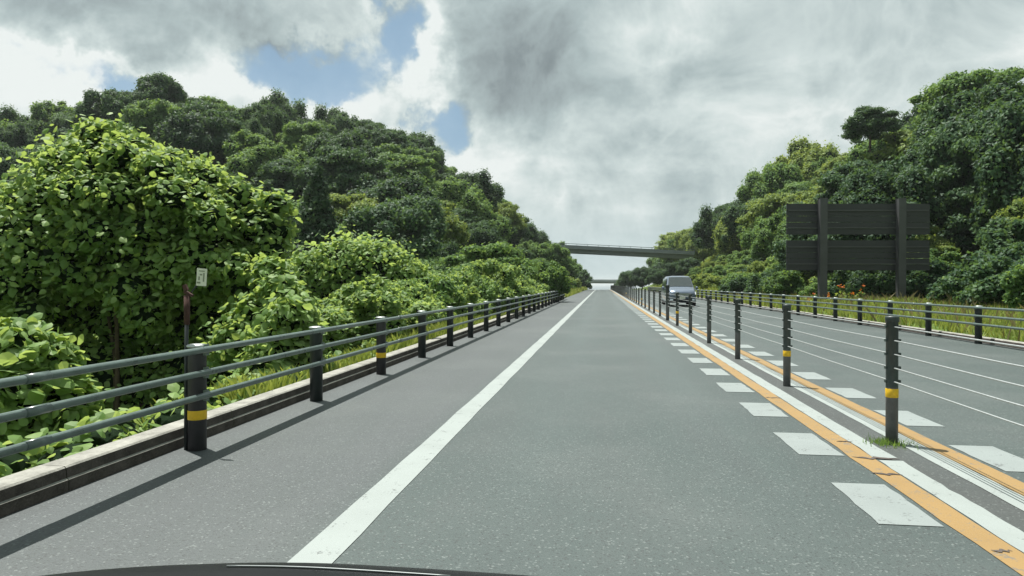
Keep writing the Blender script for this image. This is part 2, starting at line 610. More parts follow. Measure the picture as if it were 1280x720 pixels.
xs = np.concatenate([[-9000, -4000, -1500, -700, -400, -250, -180], np.arange(-140, -30, 4.0), np.arange(-30, -8, 1.5),
                     np.arange(-8, -3.9, 0.6), [-3.66, -3.6], [0, 4, 8.70], [8.79], np.arange(9.2, 14, 0.6),
                     np.arange(14, 46, 1.5), np.arange(46, 140, 5.0), [160, 200, 300, 500, 900, 2000, 5000, 9000]])
ys = np.concatenate([[-1500, -400, -120, -40, -15], np.arange(-8, 120, 1.6), np.arange(120, 420, 5.0),
                     np.arange(430, 700, 20.0), [720, 760, 900, 2000, 5000, 12000]])
gx, gy = np.meshgrid(xs, ys)
gz = ground_z(gx, gy)
gz = np.where(gy > 710, -22.0, gz)
nx, ny = len(xs), len(ys)
idx = np.arange(nx * ny).reshape(ny, nx)
faces = np.stack([idx[:-1, :-1], idx[:-1, 1:], idx[1:, 1:], idx[1:, :-1]], -1).reshape(-1, 4)
tag(link('ground', mesh_np('ground', np.stack([gx, gy, gz], -1).reshape(-1, 3), faces, M['ground'], smooth=True)),
    kind='structure')
mb = MB().add([(-15000, 690, -18.2), (15000, 690, -18.2), (15000, 25000, -18.2), (-15000, 25000, -18.2)], [(0, 1, 2, 3)])
tag(mb.build('added_sea', M['added_sea']), kind='structure')  # invented water, added to reflect bright sky in the gap past the crest


def strip(name, x0, x1, y0, y1, lift, mat, parent=None, step=4.0, jitter=0.0):
    """a sheet on the road following its level"""
    n = max(1, int((y1 - y0) / step))
    yy = np.linspace(y0, y1, n + 1)
    zz_ = road_z(yy) + lift
    ja = RNG.normal(0, jitter, n + 1) if jitter else np.zeros(n + 1)
    jb = RNG.normal(0, jitter, n + 1) if jitter else np.zeros(n + 1)
    v = np.concatenate([np.stack([x0 + ja, yy, zz_], -1), np.stack([x1 + jb, yy, zz_], -1)])
    i = np.arange(n)
    f = np.stack([i, i + n + 1, i + n + 2, i + 1], -1)
    return link(name, mesh_np(name, v, f, mat), parent)


road = tag(strip('road', -3.46, 8.66, -30, 640, 0.0, M['asphalt'], None, 3.0), kind='structure')
strip('edge_line', -1.50, -1.285, -6, 400, 0.004, M['white_paint'], road, 0.5, 0.004)
strip('centre_line_orange', 1.925, 2.09, -6, 400, 0.004, M['orange_paint'], road, 0.35, 0.006)
strip('centre_line_white', 2.10, 2.265, -6, 5.50, 0.004, M['white_paint'], road, 0.12, 0.006)
strip('centre_line_white', 2.095, 2.26, 5.58, 400, 0.004, M['white_paint'], road, 0.35, 0.004)
strip('centre_line_white', 2.485, 2.655, -6, 400, 0.004, M['white_paint'], road, 0.35, 0.004)
strip('centre_line_orange', 2.66, 2.835, -6, 400, 0.004, M['orange_paint'], road, 0.35, 0.006)
# dirt filled cracks across the paint near the closest post
for (x0_, y0_, ln_, wd_) in ((1.90, 5.10, 0.20, 0.05), (1.93, 5.55, 0.34, 0.06), (1.99, 6.10, 0.13, 0.03), (1.92, 8.35, 0.18, 0.04), (1.95, 3.70, 0.10, 0.03)):
    cv, cf = [], []
    for i_ in range(9):
        t_ = i_ / 8
        j_ = RNG.normal(0, wd_ * 0.30)
        hw_ = wd_ * 0.5 * (1 - abs(2 * t_ - 1) ** 2) * RNG.uniform(0.4, 1.0) + 0.003
        cv += [(x0_ + ln_ * t_, y0_ + j_ - hw_, 0.008), (x0_ + ln_ * t_, y0_ + j_ + hw_, 0.008)]
    cf = [(2 * i_, 2 * i_ + 2, 2 * i_ + 3, 2 * i_ + 1) for i_ in range(8)]
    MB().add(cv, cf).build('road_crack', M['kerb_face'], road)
for k in range(-3, 60):
    for side in (0, 1):
        if side == 0:
            d0, xa, xb = 3.80 + 1.555 * k, 1.545, 1.885
        else:
            d0, xa, xb = 4.87 + 1.57 * k, 2.875, 3.215
        y0 = d0 / math.cos(YAW) + xa * math.tan(YAW)
        if y0 < 0.5:
            continue
        o = strip('marking_block', xa, xb, y0, y0 + 0.80, 0.004, M['block_paint'], road, 0.1, 0.004)


def extrude_y(name, prof, y0, y1, mat, step=2.0, parent=None):
    n = max(1, int((y1 - y0) / step))
    yy = np.linspace(y0, y1, n + 1)
    zz_ = road_z(yy)
    m_ = len(prof)
    v = np.array([(px_, y_, pz_ + z_) for y_, z_ in zip(yy, zz_) for px_, pz_ in prof])
    f = [(a * m_ + b, a * m_ + b + 1, (a + 1) * m_ + b + 1, (a + 1) * m_ + b) for a in range(n) for b in range(m_ - 1)]
    return link(name, mesh_np(name, v, f, mat), parent)


# kerb stones along both edges, short joints between them
def kerb(name, prof, y0, y1, length):
    root = empty(name, (0, 0, 0), kind='structure')
    y = y0
    while y < y1:
        o = extrude_y('kerb_stone', prof, y, y + length - 0.006, M['concrete'], length, root)
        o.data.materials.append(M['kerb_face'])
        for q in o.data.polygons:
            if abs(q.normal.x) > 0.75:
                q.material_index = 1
        y += length
    return root


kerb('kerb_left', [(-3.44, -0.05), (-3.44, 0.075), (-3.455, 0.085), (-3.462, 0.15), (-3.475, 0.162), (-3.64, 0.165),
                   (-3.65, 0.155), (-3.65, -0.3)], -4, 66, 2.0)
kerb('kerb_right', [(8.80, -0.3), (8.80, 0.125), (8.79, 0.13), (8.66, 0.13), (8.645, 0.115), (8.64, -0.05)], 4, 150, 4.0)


# ------------------------------------------------------------------ guard fences
def guard_fence(label, x, side, y0, n, spacing, banded):
    """posts with three pipe rails on the road side"""
    root = empty('guard_fence', (x, y0, 0), label, 'fence')
    post = MB().lathe([(0.001, -0.2), (0.072, -0.2), (0.072, 0.845)], 16).mesh('post', M['post_dark'])
    brown = MB().lathe([(0.001, -0.2), (0.072, -0.2), (0.072, 0.845)], 16).mesh('post', M['post_brown'])
    capm = MB().lathe([(0.079, 0.838), (0.082, 0.846), (0.076, 0.856), (0.04, 0.862), (0.001, 0.863)], 16).mesh('cap', M['cap'])
    band = MB().lathe([(0.0735, 0.25), (0.0745, 0.255), (0.0745, 0.32), (0.0735, 0.325)], 16).mesh('reflective_band', M['yellow'])
    brk = MB().box((side * 0.075, 0, -0.005), (0.03, 0.05, 0.09)).mesh('bracket', M['rail'])
    for i in range(n):
        p = link('post', brown if (banded and i in (2, 4)) else post, root, (0, i * spacing, 0))
        link('cap', capm, p)
        for z in (0.45, 0.635, 0.82):
            link('bracket', brk, p, (0, 0, z))
        if banded and i in (2, 4):
            link('reflective_band', band, p)
    for z in (0.45, 0.635, 0.82):
        m_ = MB()
        end = (n - 1) * spacing + 0.9
        pts = [(side * 0.10, -0.9, z)] + [(side * 0.10, i * spacing, z) for i in range(n)] + [(side * 0.10, end, z)]
        m_.tube(pts, 0.0260, 12)
        m_.build('rail', M['rail'], root)
        # sleeve joints
        for i in range(1, n, 3):
            MB().tube([(side * 0.10, i * spacing + 0.55, z), (side * 0.10, i * spacing + 0.72, z)], 0.0288, 12).build(
                'rail_sleeve', M['rail'], root)
    return root


D_L0 = 5.53
yl0 = D_L0 / math.cos(YAW) - 3.27 * math.tan(YAW)
guard_fence('green three-pipe guard fence along the left kerb below the kudzu', -3.27, 1, yl0 - 2 * 2.33, 26, 2.33, 1)
yr0 = 15.3 / math.cos(YAW) + 8.43 * math.tan(YAW)
guard_fence('dark three-pipe guard fence on the far side of the oncoming lane', 8.43, -1, yr0 - 2.36 * 3, 50, 2.36, 0)


# wire rope barrier on the centre strip
def wire_barrier():
    root = empty('wire_rope_barrier', (2.43, 0, 0), 'wire rope barrier of slim posts and five cables between the lanes', 'barrier')
    rp = 0.0475
    low = MB().lathe([(0.001, -0.1), (rp, -0.1), (rp, 0.48)], 14).mesh('post', M['wire_post'])
    topm = MB().lathe([(rp, 0.48), (rp, 1.03), (rp + 0.006, 1.03), (rp + 0.007, 1.07), (rp + 0.004, 1.078), (0.001, 1.082)], 14)
    for z in (0.53, 0.645, 0.76, 0.875, 0.99):
        topm.box((rp + 0.008, 0, z), (0.022, 0.03, 0.022))
        topm.box((-rp - 0.004, 0, z), (0.012, 0.03, 0.022))
    topm = topm.mesh('post_top', M['wire_post_top'])
    band = MB().lathe([(rp + 0.001, 0.395), (rp + 0.003, 0.40), (rp + 0.003, 0.465), (rp + 0.001, 0.47)], 14).mesh(
        'reflective_band', M['yellow'])
    y0 = 5.72 / math.cos(YAW) + 2.43 * math.tan(YAW)
    ys_ = [y0 + 3.27 * (i - 1) for i in range(56)]
    for i, y in enumerate(ys_):
        p = link('post', low, root, (0, y, float(road_z(y))))
        link('post_top', topm, p)
        if i in (1, 2, 6, 12, 20):
            link('reflective_band', band, p)
        if i == 7:
            p.scale = (1.3, 1.3, 1.22)
    for z in (0.53, 0.645, 0.76, 0.875, 0.99):
        pts = [(0.0, y0 - 7.0, z)]
        for a, b in zip(ys_, ys_[1:]):
            pts += [(0.0, a, z + float(road_z(a))), (0.0, (a + b) / 2, z - 0.006 + float(road_z((a + b) / 2)))]
        MB().tube(pts, 0.0058, 6).build('cable', M['cable'], root)
    return root


wire_barrier()


# ------------------------------------------------------------------ slim marker pole by the left fence
def marker_pole():
    b = at(232, 5.52)
    root = empty('marker_pole', b, 'slim rusty marker pole with a small pale plate behind the left fence', 'pole')
    MB().tube([(0, 0, -0.1), (0.003, 0, 0.62), (0.010, 0, 1.22)], [0.017, 0.016, 0.015], 10).build('pole', M['post_dark'], root)
    c = MB().tube([(0.010, 0, 1.02), (0.012, 0, 1.26)], 0.024, 10)
    c.box((0.02, 0.01, 1.27), (0.075, 0.03, 0.022), Euler((0, 0.45, 0)).to_matrix())
    c.box((0.0, 0.0, 1.32), (0.03, 0.025, 0.05), Euler((0, -0.4, 0)).to_matrix())
    c.build('clamp', M['rust'], root)
    MB().tube([(0.012, 0.02, 1.25), (0.07, 0.03, 1.33), (0.09, 0.035, 1.36)], 0.006, 8).build('arm', M['post_dark'], root)
    pl = MB().box((0.128, 0.02, 1.405), (0.086, 0.006, 0.142), Euler((0, 0.07, 0)).to_matrix()).build('plate', M['plate'], root)
    ink = MB()
    rot = Euler((0, 0.07, 0)).to_matrix()
    for cx, cz, sx, sz in ((0.02, 0.0, 0.012, 0.07), (-0.005, 0.02, 0.02, 0.012), (-0.02, -0.01, 0.012, 0.03), (-0.022, -0.045, 0.03, 0.014),
                           (0.0, 0.05, 0.05, 0.008)):
        ink.box(Vector((0.128, 0.0165, 1.405)) + rot @ Vector((cx, 0, cz)), (sx, 0.002, sz), rot)
    ink.build('plate_print', M['ink'], pl)


marker_pole()


# ------------------------------------------------------------------ direction sign seen from behind
def big_sign():
    d = 34.0
    a, b = at(985, d), at(1165, d)
    a.z = b.z = 0
    mid = (a + b) / 2
    root = empty('direction_sign', (mid.x, mid.y, 0), 'large dark direction sign seen from behind on two steel posts', 'sign',
                 rz=math.atan2(b.y - a.y, b.x - a.x))
    wd = (b - a).length
    for px in (1028, 1126):
        lx = (px - 1075) / F_PX * d
        p = MB()
        p.box((lx, 0, height(253, d) / 2 - 0.1), (0.30, 0.02, height(253, d) + 0.6))
        p.box((lx, -0.14, height(253, d) / 2 - 0.1), (0.36, 0.02, height(253, d) + 0.6))
        p.box((lx, 0.14, height(253, d) / 2 - 0.1), (0.36, 0.02, height(253, d) + 0.6))
        p.box((lx - 0.151, 0, height(253, d) / 2 - 0.1), (0.02, 0.262, height(253, d) + 0.5))
        p.box((lx + 0.151, 0, height(253, d) / 2 - 0.1), (0.02, 0.262, height(253, d) + 0.5))
        p.build('post', M['sign_post'], root)
    for (ya, yb, nb) in ((254, 293, 5), (300, 338, 5)):
        zt, zb = height(ya, d), height(yb, d)
        pan = empty('sign_panel', (0, 0.22, zb))
        pan.parent = root
        h = (zt - zb) / nb
        for i in range(nb):
            MB().box((0, 0.004 * (i % 2), h * (i + 0.5)), (wd, 0.04, h - 0.015)).build('board', M['sign_back'], pan)
        for fz in (0.22, 0.78):
            MB().box((0, -0.05, (zt - zb) * fz), (wd * 0.98, 0.05, 0.07)).build('stiffener', M['sign_post'], pan)
    return root


big_sign()


# ------------------------------------------------------------------ overpasses
def overpass(label, ca, cb, depth_th, parapet, width, girder_n):
    """ca, cb: deck-soffit points left and right"""
    ca, cb = Vector(ca), Vector(cb)
    dr = (cb - ca)
    ln = dr.length
    root = empty('overpass', ca, label, 'bridge', rz=math.atan2(dr.y, dr.x))
    slope = dr.z / math.hypot(dr.x, dr.y)
    rot = Matrix.Rotation(-math.atan(slope), 3, 'Y')

    def bar(name, s0, s1, y_, z_, sy, sz, mat):
        c = rot @ Vector(((s0 + s1) / 2, 0, z_ + sz / 2))
        return MB().box((c.x, y_, c.z), (s1 - s0, sy, sz), rot).build(name, mat, root)
    for g in range(girder_n):
        bar('girder', 0, ln, width * (g + 0.5) / girder_n, 0, 0.5, depth_th * 0.62, M['bridge'])
    bar('deck', 0, ln, width / 2, depth_th * 0.625, width, depth_th * 0.375, M['bridge_light'])
    for yy_ in (-0.02, width + 0.02):
        bar('parapet', 0, ln, yy_, depth_th * 0.66, 0.25, parapet + depth_th * 0.34, M['bridge'])
        top = rot @ Vector((ln / 2, 0, depth_th + parapet + 0.28))
        MB().box((top.x, yy_, top.z), (ln, 0.09, 0.09), rot).build('handrail', M['rail'], root)
        nn = int(ln / 2.0)
        for i in range(nn + 1):
            c = rot @ Vector((ln * i / nn, 0, depth_th + parapet + 0.12))
            MB().box((c.x, yy_, c.z), (0.08, 0.07, 0.28)).build('rail_post', M['rail'], root)
    return root


a = at(640, 132, 0); a.z = height(312.0, 132)
b = at(868, 132, 0); b.z = height(323.0, 132)
overpass('nearer grey girder overpass spanning the cutting between both hills', a, b, 1.05, 0.35, 5.5, 3)
a = at(712, 350, 0); a.z = height(354.0, 350)
b = at(790, 350, 0); b.z = height(354.6, 350)
overpass('farther small overpass low over the end of the road', a, b, 1.2, 0.6, 7.0, 3)


# ------------------------------------------------------------------ oncoming van
def mirror_tube(mbx, pts, r):
    mbx.tube(pts, r)
    mbx.tube([(-p[0], p[1], p[2]) for p in pts], r)


def van():
    d = 40.0
    p = at(853, d)
    root = empty('minivan', (p.x, p.y, 0), 'silver blue minivan driving towards us in the oncoming lane', 'van', rz=0.0)
    # local frame: front is -Y, x across, origin under the nose
    W2, L = 0.86, 4.55
    # stations along the length: (y, z_sill, z_belt, z_roof, half width low, half width belt, half width roof)
    st = [(0.00, 0.42, 0.62, 0.80, 0.60, 0.66, 0.56), (0.10, 0.28, 0.66, 0.92, 0.76, 0.79, 0.68),
          (0.45, 0.24, 0.78, 1.02, 0.84, 0.85, 0.74), (0.85, 0.24, 0.90, 1.10, 0.855, 0.86, 0.76),
          (1.02, 0.24, 0.98, 1.16, 0.86, 0.86, 0.77), (1.75, 0.24, 1.00, 1.74, 0.86, 0.86, 0.66),
          (2.30, 0.24, 1.00, 1.83, 0.86, 0.86, 0.68), (3.60, 0.24, 1.00, 1.82, 0.86, 0.86, 0.68),
          (4.30, 0.26, 1.00, 1.76, 0.84, 0.84, 0.66), (4.52, 0.34, 0.98, 1.30, 0.80, 0.80, 0.70), (4.55, 0.45, 0.9, 1.0, 0.7, 0.7, 0.6)]
    prof = []
    for (y, zs, zb, zr, hl, hb, hr) in st:
        ring = [(hl * 0.96, zs), (hl, zs + 0.10), (hb, zb - 0.12), (hb * 0.99, zb), (hr + 0.035, zr - 0.06), (hr - 0.04, zr), (hr * 0.5, zr + 0.025)]
        full = [(x_, y, z_) for x_, z_ in ring] + [(-x_, y, z_) for x_, z_ in reversed(ring)]
        prof.append(full)
    n = len(prof[0])
    vs = [q for r_ in prof for q in r_]
    fs = []
    for i in range(len(prof) - 1):
        for k_ in range(n):
            k2 = (k_ + 1) % n
            fs.append((i * n + k_, (i + 1) * n + k_, (i + 1) * n + k2, i * n + k2))
    fs.append(tuple(range(n)))
    fs.append(tuple(reversed([(len(prof) - 1) * n + k_ for k_ in range(n)])))
    body = MB().add(vs, fs, True)
    bo = body.build('body', M['car_paint'], root)
    # windscreen: proud sheet over the sloping face between stations 4 and 5
    gl = MB()
    def ws(u, v):
        y = 1.04 + (1.73 - 1.04) * v
        z = 1.175 + (1.745 - 1.175) * v + 0.02 * (1 - u * u)
        return ((0.735 - 0.105 * v) * u, y - 0.02, z + 0.015)
    m_ = 8
    vv = [ws(-1 + 2 * i / m_, j / 4) for j in range(5) for i in range(m_ + 1)]
    ff = [(j * (m_ + 1) + i, j * (m_ + 1) + i + 1, (j + 1) * (m_ + 1) + i + 1, (j + 1) * (m_ + 1) + i) for j in range(4) for i in range(m_)]
    gl.add(vv, ff, True).build('windscreen', M['glass'], root)
    for s in (-1, 1):
        for (ya, yb, yc, yd) in ((1.35, 1.80, 2.45, 2.45), (2.55, 2.55, 3.45, 3.45), (3.55, 3.55, 4.15, 4.25)):
            q = [(s * 0.868, ya, 1.03), (s * 0.868, yd, 1.03), (s * 0.735, yc, 1.68), (s * 0.735, yb, 1.68)]
            MB().add(q, [(0, 1, 2, 3)]).build('side_window', M['glass'], root)
        # headlamp
        h = MB()
        h.add([(s * 0.46, -0.012, 0.70), (s * 0.80, 0.10, 0.74), (s * 0.84, 0.32, 0.86), (s * 0.78, 0.20, 0.90), (s * 0.50, 0.06, 0.82),
               (s * 0.46, 0.15, 0.70), (s * 0.80, 0.26, 0.74), (s * 0.50, 0.2, 0.82)],
              [(0, 1, 3, 4), (1, 2, 3), (0, 5, 6, 1), (4, 3, 2, 7)])
        h.build('headlamp', M['lamp'], root)
        fl = MB().box((s * 0.62, 0.02, 0.42), (0.16, 0.06, 0.09)).build('fog_lamp', M['lamp'], root)
        mi = MB()
        mi.lathe([(0.001, -0.10), (0.06, -0.09), (0.085, 0.0), (0.075, 0.08), (0.001, 0.10)], 10, (s * 1.0, 1.30, 1.10))
        mi.tube([(s * 0.86, 1.32, 1.04), (s * 0.97, 1.30, 1.06)], 0.025, 8)
        mi.build('mirror', M['car_paint'], root)
        for yw in (0.85, 3.65):
            wl = empty('wheel', (s * 0.76, yw, 0.315))
            wl.parent = root
            ty = MB()
            pr = [(-0.095, 0.20), (-0.10, 0.29), (-0.07, 0.315), (0.07, 0.315), (0.10, 0.29), (0.095, 0.20)]
            nn = 24
            tv = [(x_, r_ * math.cos(2 * math.pi * k_ / nn), r_ * math.sin(2 * math.pi * k_ / nn)) for x_, r_ in pr for k_ in range(nn)]
            tf = [(i * nn + k_, i * nn + (k_ + 1) % nn, (i + 1) * nn + (k_ + 1) % nn, (i + 1) * nn + k_) for i in range(5) for k_ in range(nn)]
            ty.add(tv, tf, True).build('tyre', M['tyre'], wl)
            ri = MB()
            for k_ in range(10):
                ri.box((s * 0.07, 0.1 * math.cos(k_ * 0.628), 0.1 * math.sin(k_ * 0.628)), (0.02, 0.19, 0.035), Matrix.Rotation(k_ * 0.628, 3, 'X'))
            ri.tube([(s * 0.05, 0, 0), (s * 0.09, 0, 0)], 0.05, 10)
            ri.build('rim', M['rim'], wl)
    # grille with chrome bars, lower intake, number plate
    g = MB().box((0, -0.010, 0.72), (0.94, 0.05, 0.17)).build('grille', M['car_black'], root)
    for z_ in (0.665, 0.72, 0.775):
        MB().box((0, -0.042, z_), (0.92, 0.02, 0.022)).build('grille_bar', M['chrome'], g)
    MB().box((0, 0.01, 0.43), (1.02, 0.06, 0.13)).build('lower_intake', M['car_black'], root)
    MB().box((0, 0.05, 0.27), (1.40, 0.16, 0.06)).build('lip', M['car_black'], root)
    MB().box((0, -0.045, 0.545), (0.33, 0.015, 0.165)).build('number_plate', M['plate'], root)
    for s in (-0.1, 0.38):
        MB().tube([(s, 1.06, 1.19), (s - 0.42, 1.12, 1.27)], 0.012, 6).build('wiper', M['car_black'], root)
    return root


van()


# ------------------------------------------------------------------ bonnet of the car we ride in
def own_bonnet():
    root = empty('car_bonnet', (-0.27, 0.9, 0.541), 'dark glossy bonnet edge of the car we ride in at the bottom', 'car')
    xs_ = np.linspace(-0.85, 0.92, 41)

    def crown(x):
        dx_ = x + 0.13
        return -0.020 * (abs(dx_) / 0.36) ** 2.0 if dx_ < 0 else -0.0075 * (dx_ / 0.65) ** 1.5
    prof = [(-0.30, 0.335), (-0.06, 0.379), (0.04, 0.385), (0.10, 0.374), (0.2, 0.335), (0.5, 0.20), (0.9, 0.02), (1.1, -0.12), (1.13, -0.3)]
    vs, fs = [], []
    for y, z in prof:
        for x in xs_:
            vs.append((x, y - 0.02 * (x / 0.9) ** 2, z + crown(x)))
    n = len(xs_)
    for j in range(len(prof) - 1):
        for i in range(n - 1):
            fs.append((j * n + i, j * n + i + 1, (j + 1) * n + i + 1, (j + 1) * n + i))
    MB().add(vs, fs, True).build('bonnet_panel', M['bonnet'], root)
    pts = [(x, 0.075 - 0.02 * (x / 0.9) ** 2, 0.3805 + crown(x)) for x in np.linspace(-0.30, 0.05, 20)]
    MB().tube(pts, 0.0015, 6).build('highlight_strip', M['highlight_strip'], root)  # pale strip modelled in place of a highlight on the bonnet


own_bonnet()


# ------------------------------------------------------------------ vegetation
def unit(v):
    return v / np.maximum(np.linalg.norm(v, axis=-1, keepdims=True), 1e-9)


def leaf_frames(nrm, rng, droop=0.0):
    r = rng.normal(size=nrm.shape)
    r[:, 2] -= droop
    t = unit(r - nrm * np.sum(r * nrm, -1, keepdims=True))
    return t, np.cross(nrm, t)


def diamonds(c, nrm, size, rng, width=0.34, fold=0.10):
    """small folded leaves: two triangles each"""
    t, b = leaf_frames(nrm, rng)
    s = size[:, None]
    v = np.stack([c - t * s * 0.5, c + b * s * width - nrm * s * fold, c + t * s * 0.5, c - b * s * width - nrm * s * fold], 1)
    n = len(c)
    i = np.arange(n) * 4
    f = np.concatenate([np.stack([i, i + 1, i + 2], -1), np.stack([i, i + 2, i + 3], -1)])
    return v.reshape(-1, 3), f


# broad ovate leaf with a midrib fold, unit length along +Y, facing +Z
OV = np.array([(0, -0.5, 0), (0.30, -0.34, -0.05), (0.42, -0.05, -0.09), (0.26, 0.28, -0.07), (0, 0.55, -0.06),
               (-0.26, 0.28, -0.07), (-0.42, -0.05, -0.09), (-0.30, -0.34, -0.05), (0, 0.02, 0.03)])
OVF = np.array([(0, 1, 8), (1, 2, 8), (2, 3, 8), (3, 4, 8), (4, 5, 8), (5, 6, 8), (6, 7, 8), (7, 0, 8)])


def ovates(c, nrm, size, rng, droop=0.7):
    t, b = leaf_frames(nrm, rng, droop)
    s = size[:, None, None]
    v = c[:, None, :] + s * (b[:, None, :] * OV[None, :, 0:1] + t[:, None, :] * OV[None, :, 1:2] + nrm[:, None, :] * OV[None, :, 2:3])
    n = len(c)
    f = (np.arange(n) * 9)[:, None, None] + OVF[None]
    return v.reshape(-1, 3), f.reshape(-1, 3), t, b


def ico(sub=1):
    g = (1 + 5 ** 0.5) / 2
    v = [(-1, g, 0), (1, g, 0), (-1, -g, 0), (1, -g, 0), (0, -1, g), (0, 1, g), (0, -1, -g), (0, 1, -g), (g, 0, -1), (g, 0, 1), (-g, 0, -1), (-g, 0, 1)]
    f = [(0, 11, 5), (0, 5, 1), (0, 1, 7), (0, 7, 10), (0, 10, 11), (1, 5, 9), (5, 11, 4), (11, 10, 2), (10, 7, 6), (7, 1, 8),
         (3, 9, 4), (3, 4, 2), (3, 2, 6), (3, 6, 8), (3, 8, 9), (4, 9, 5), (2, 4, 11), (6, 2, 10), (8, 6, 7), (9, 8, 1)]
    v = [np.array(p, float) / np.linalg.norm(p) for p in v]
    for _ in range(sub):
        nf, mid = [], {}
        def m(a, b):
            k = (min(a, b), max(a, b))
            if k not in mid:
                p = v[a] + v[b]
                v.append(p / np.linalg.norm(p))
                mid[k] = len(v) - 1
            return mid[k]
        for a, b, c in f:
            x, y, z = m(a, b), m(b, c), m(c, a)
            nf += [(a, x, z), (b, y, x), (c, z, y), (x, y, z)]
        f = nf
    return np.array(v), np.array(f)


ICO_V, ICO_F = ico(1)


def shell_points(lobes, n, rng, lo=0.80, hi=1.08, keep=0.86, zmin=None):
    """points on the outside of a union of lobes (cx,cy,cz,rx,ry,rz)"""
    L = np.asarray(lobes, float)
    wgt = (L[:, 3] * L[:, 5])
    wgt = wgt / wgt.sum()
    which = rng.choice(len(L), size=int(n * 1.9), p=wgt)
    dirs = unit(rng.normal(size=(len(which), 3)))
    rad = np.where(rng.uniform(size=(len(which), 1)) < 0.16, rng.uniform(hi, hi + 0.34, size=(len(which), 1)), rng.uniform(lo, hi, size=(len(which), 1))) * (1 + 0.10 * np.sin(dirs[:, :1] * 7 + which[:, None]) * np.sin(dirs[:, 2:3] * 6 + which[:, None] * 2))
    pts = L[which, :3] + dirs * rad * L[which, 3:6]
    ok = np.ones(len(pts), bool)
    for i in range(len(L)):
        q = (pts - L[i, :3]) / L[i, 3:6]
        inside = (np.sum(q * q, -1) < keep * keep) & (which != i)
        ok &= ~inside
    if zmin is not None:
        ok &= pts[:, 2] > zmin
    pts, dirs = pts[ok][:n], dirs[ok][:n]
    return pts, dirs


def crown_mesh(name, lobes, nleaf, size, mat, rng, up=0.32, jit=0.42, core=0.72, ovate=False):
    pts, dirs = shell_points(lobes, nleaf, rng)
    nrm = unit(dirs * 0.7 + np.array([0, 0, up]) + rng.normal(size=dirs.shape) * jit)
    sz = rng.uniform(size[0], size[1], len(pts))
    if ovate:
        v, f, _, _ = ovates(pts, nrm, sz, rng)
    else:
        v, f = diamonds(pts, nrm, sz, rng)
    mi = np.zeros(len(f), int)
    V, Fc = [v], [f]
    base = len(v)
    for lb in lobes:  # opaque dark core in each lobe, giving painted shade in the crevices
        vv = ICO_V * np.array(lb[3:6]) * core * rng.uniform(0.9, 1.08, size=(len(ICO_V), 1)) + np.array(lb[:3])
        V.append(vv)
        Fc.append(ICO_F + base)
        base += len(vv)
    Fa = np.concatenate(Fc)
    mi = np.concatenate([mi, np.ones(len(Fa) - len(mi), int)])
    return mesh_np(name, np.concatenate(V), Fa, [mat, M['shade_core']], mi)


def broadleaf_lobes(rng, Rc, Hc, zc, n, style=0):
    """clumps over an ellipsoid: 0 domed, 1 in flat layers, 2 upright and ragged"""
    lobes = [(0, 0, zc, Rc * 0.58, Rc * 0.58, Hc * 0.58)]
    if style == 2:
        Hc, zc = Hc * 1.05, zc + 0.1
    for i in range(n):
        t = (i + 0.5) / n
        el_ = math.asin(1 - 1.45 * t)
        an = i * 2.39996 + rng.uniform(-0.5, 0.5)
        if style == 1:
            k, r, fz = rng.uniform(0.5, 1.12), Rc * rng.uniform(0.20, 0.40), rng.uniform(0.35, 0.5)
        elif style == 2:
            k, r, fz = rng.uniform(0.6, 1.15), Rc * rng.uniform(0.13, 0.27), rng.uniform(0.9, 1.5)
        else:
            k, r, fz = rng.uniform(0.66, 1.04), Rc * rng.uniform(0.15, 0.33), rng.uniform(0.62, 0.9)
        wob = 1 + 0.16 * math.sin(an * 2 + 1.0) + 0.10 * math.sin(an * 3)
        lobes.append((math.cos(an) * math.cos(el_) * Rc * k * wob, math.sin(an) * math.cos(el_) * Rc * k * wob, zc + math.sin(el_) * Hc * k,
                      r, r * rng.uniform(0.8, 1.2), r * fz))
    return lobes


def trunk_mesh(name, h, r, rng, limbs=5, spread=1.6, top=1.0):
    m = MB()
    bend = rng.uniform(-0.25, 0.25, 2)
    pts = [(0, 0, -0.6), (0.02, 0, 0.15), (bend[0] * 0.4, bend[1] * 0.4, h * 0.5), (bend[0], bend[1], h)]
    m.tube(pts, [r * 1.35, r * 1.05, r * 0.8, r * 0.45], 8)
    for i in range(limbs):
        a = i * 2.4 + rng.uniform(0, 0.6)
        z0 = h * rng.uniform(0.45, 0.9)
        s = spread * rng.uniform(0.7, 1.1)
        m.tube([(bend[0] * z0 / h, bend[1] * z0 / h, z0), (math.cos(a) * s * 0.5, math.sin(a) * s * 0.5, z0 + top * 0.45),
                (math.cos(a) * s, math.sin(a) * s, z0 + top * 1.1)], [r * 0.45, r * 0.3, r * 0.12], 6)
    return m.mesh(name, M['bark'])


PROTO = {}
for key, mat, cnt, lsz in (('dark', 'leaf_dark', 3, (0.15, 0.34)), ('mid', 'leaf_mid', 3, (0.15, 0.34)), ('yellow', 'leaf_yellow', 3, (0.16, 0.36))):
    PROTO[key] = []
    for i in range(cnt):
        rg = np.random.default_rng(100 + i + 10 * len(PROTO))
        Rc = 2.9 + 0.3 * i
        lob = broadleaf_lobes(rg, Rc, 2.5 + 0.2 * i, 3.5, 36 + 8 * i, i % 3)
        PROTO[key].append((trunk_mesh('trunk', 3.2, 0.17, rg), crown_mesh('crown', lob, 21000, lsz, M[mat], rg)))
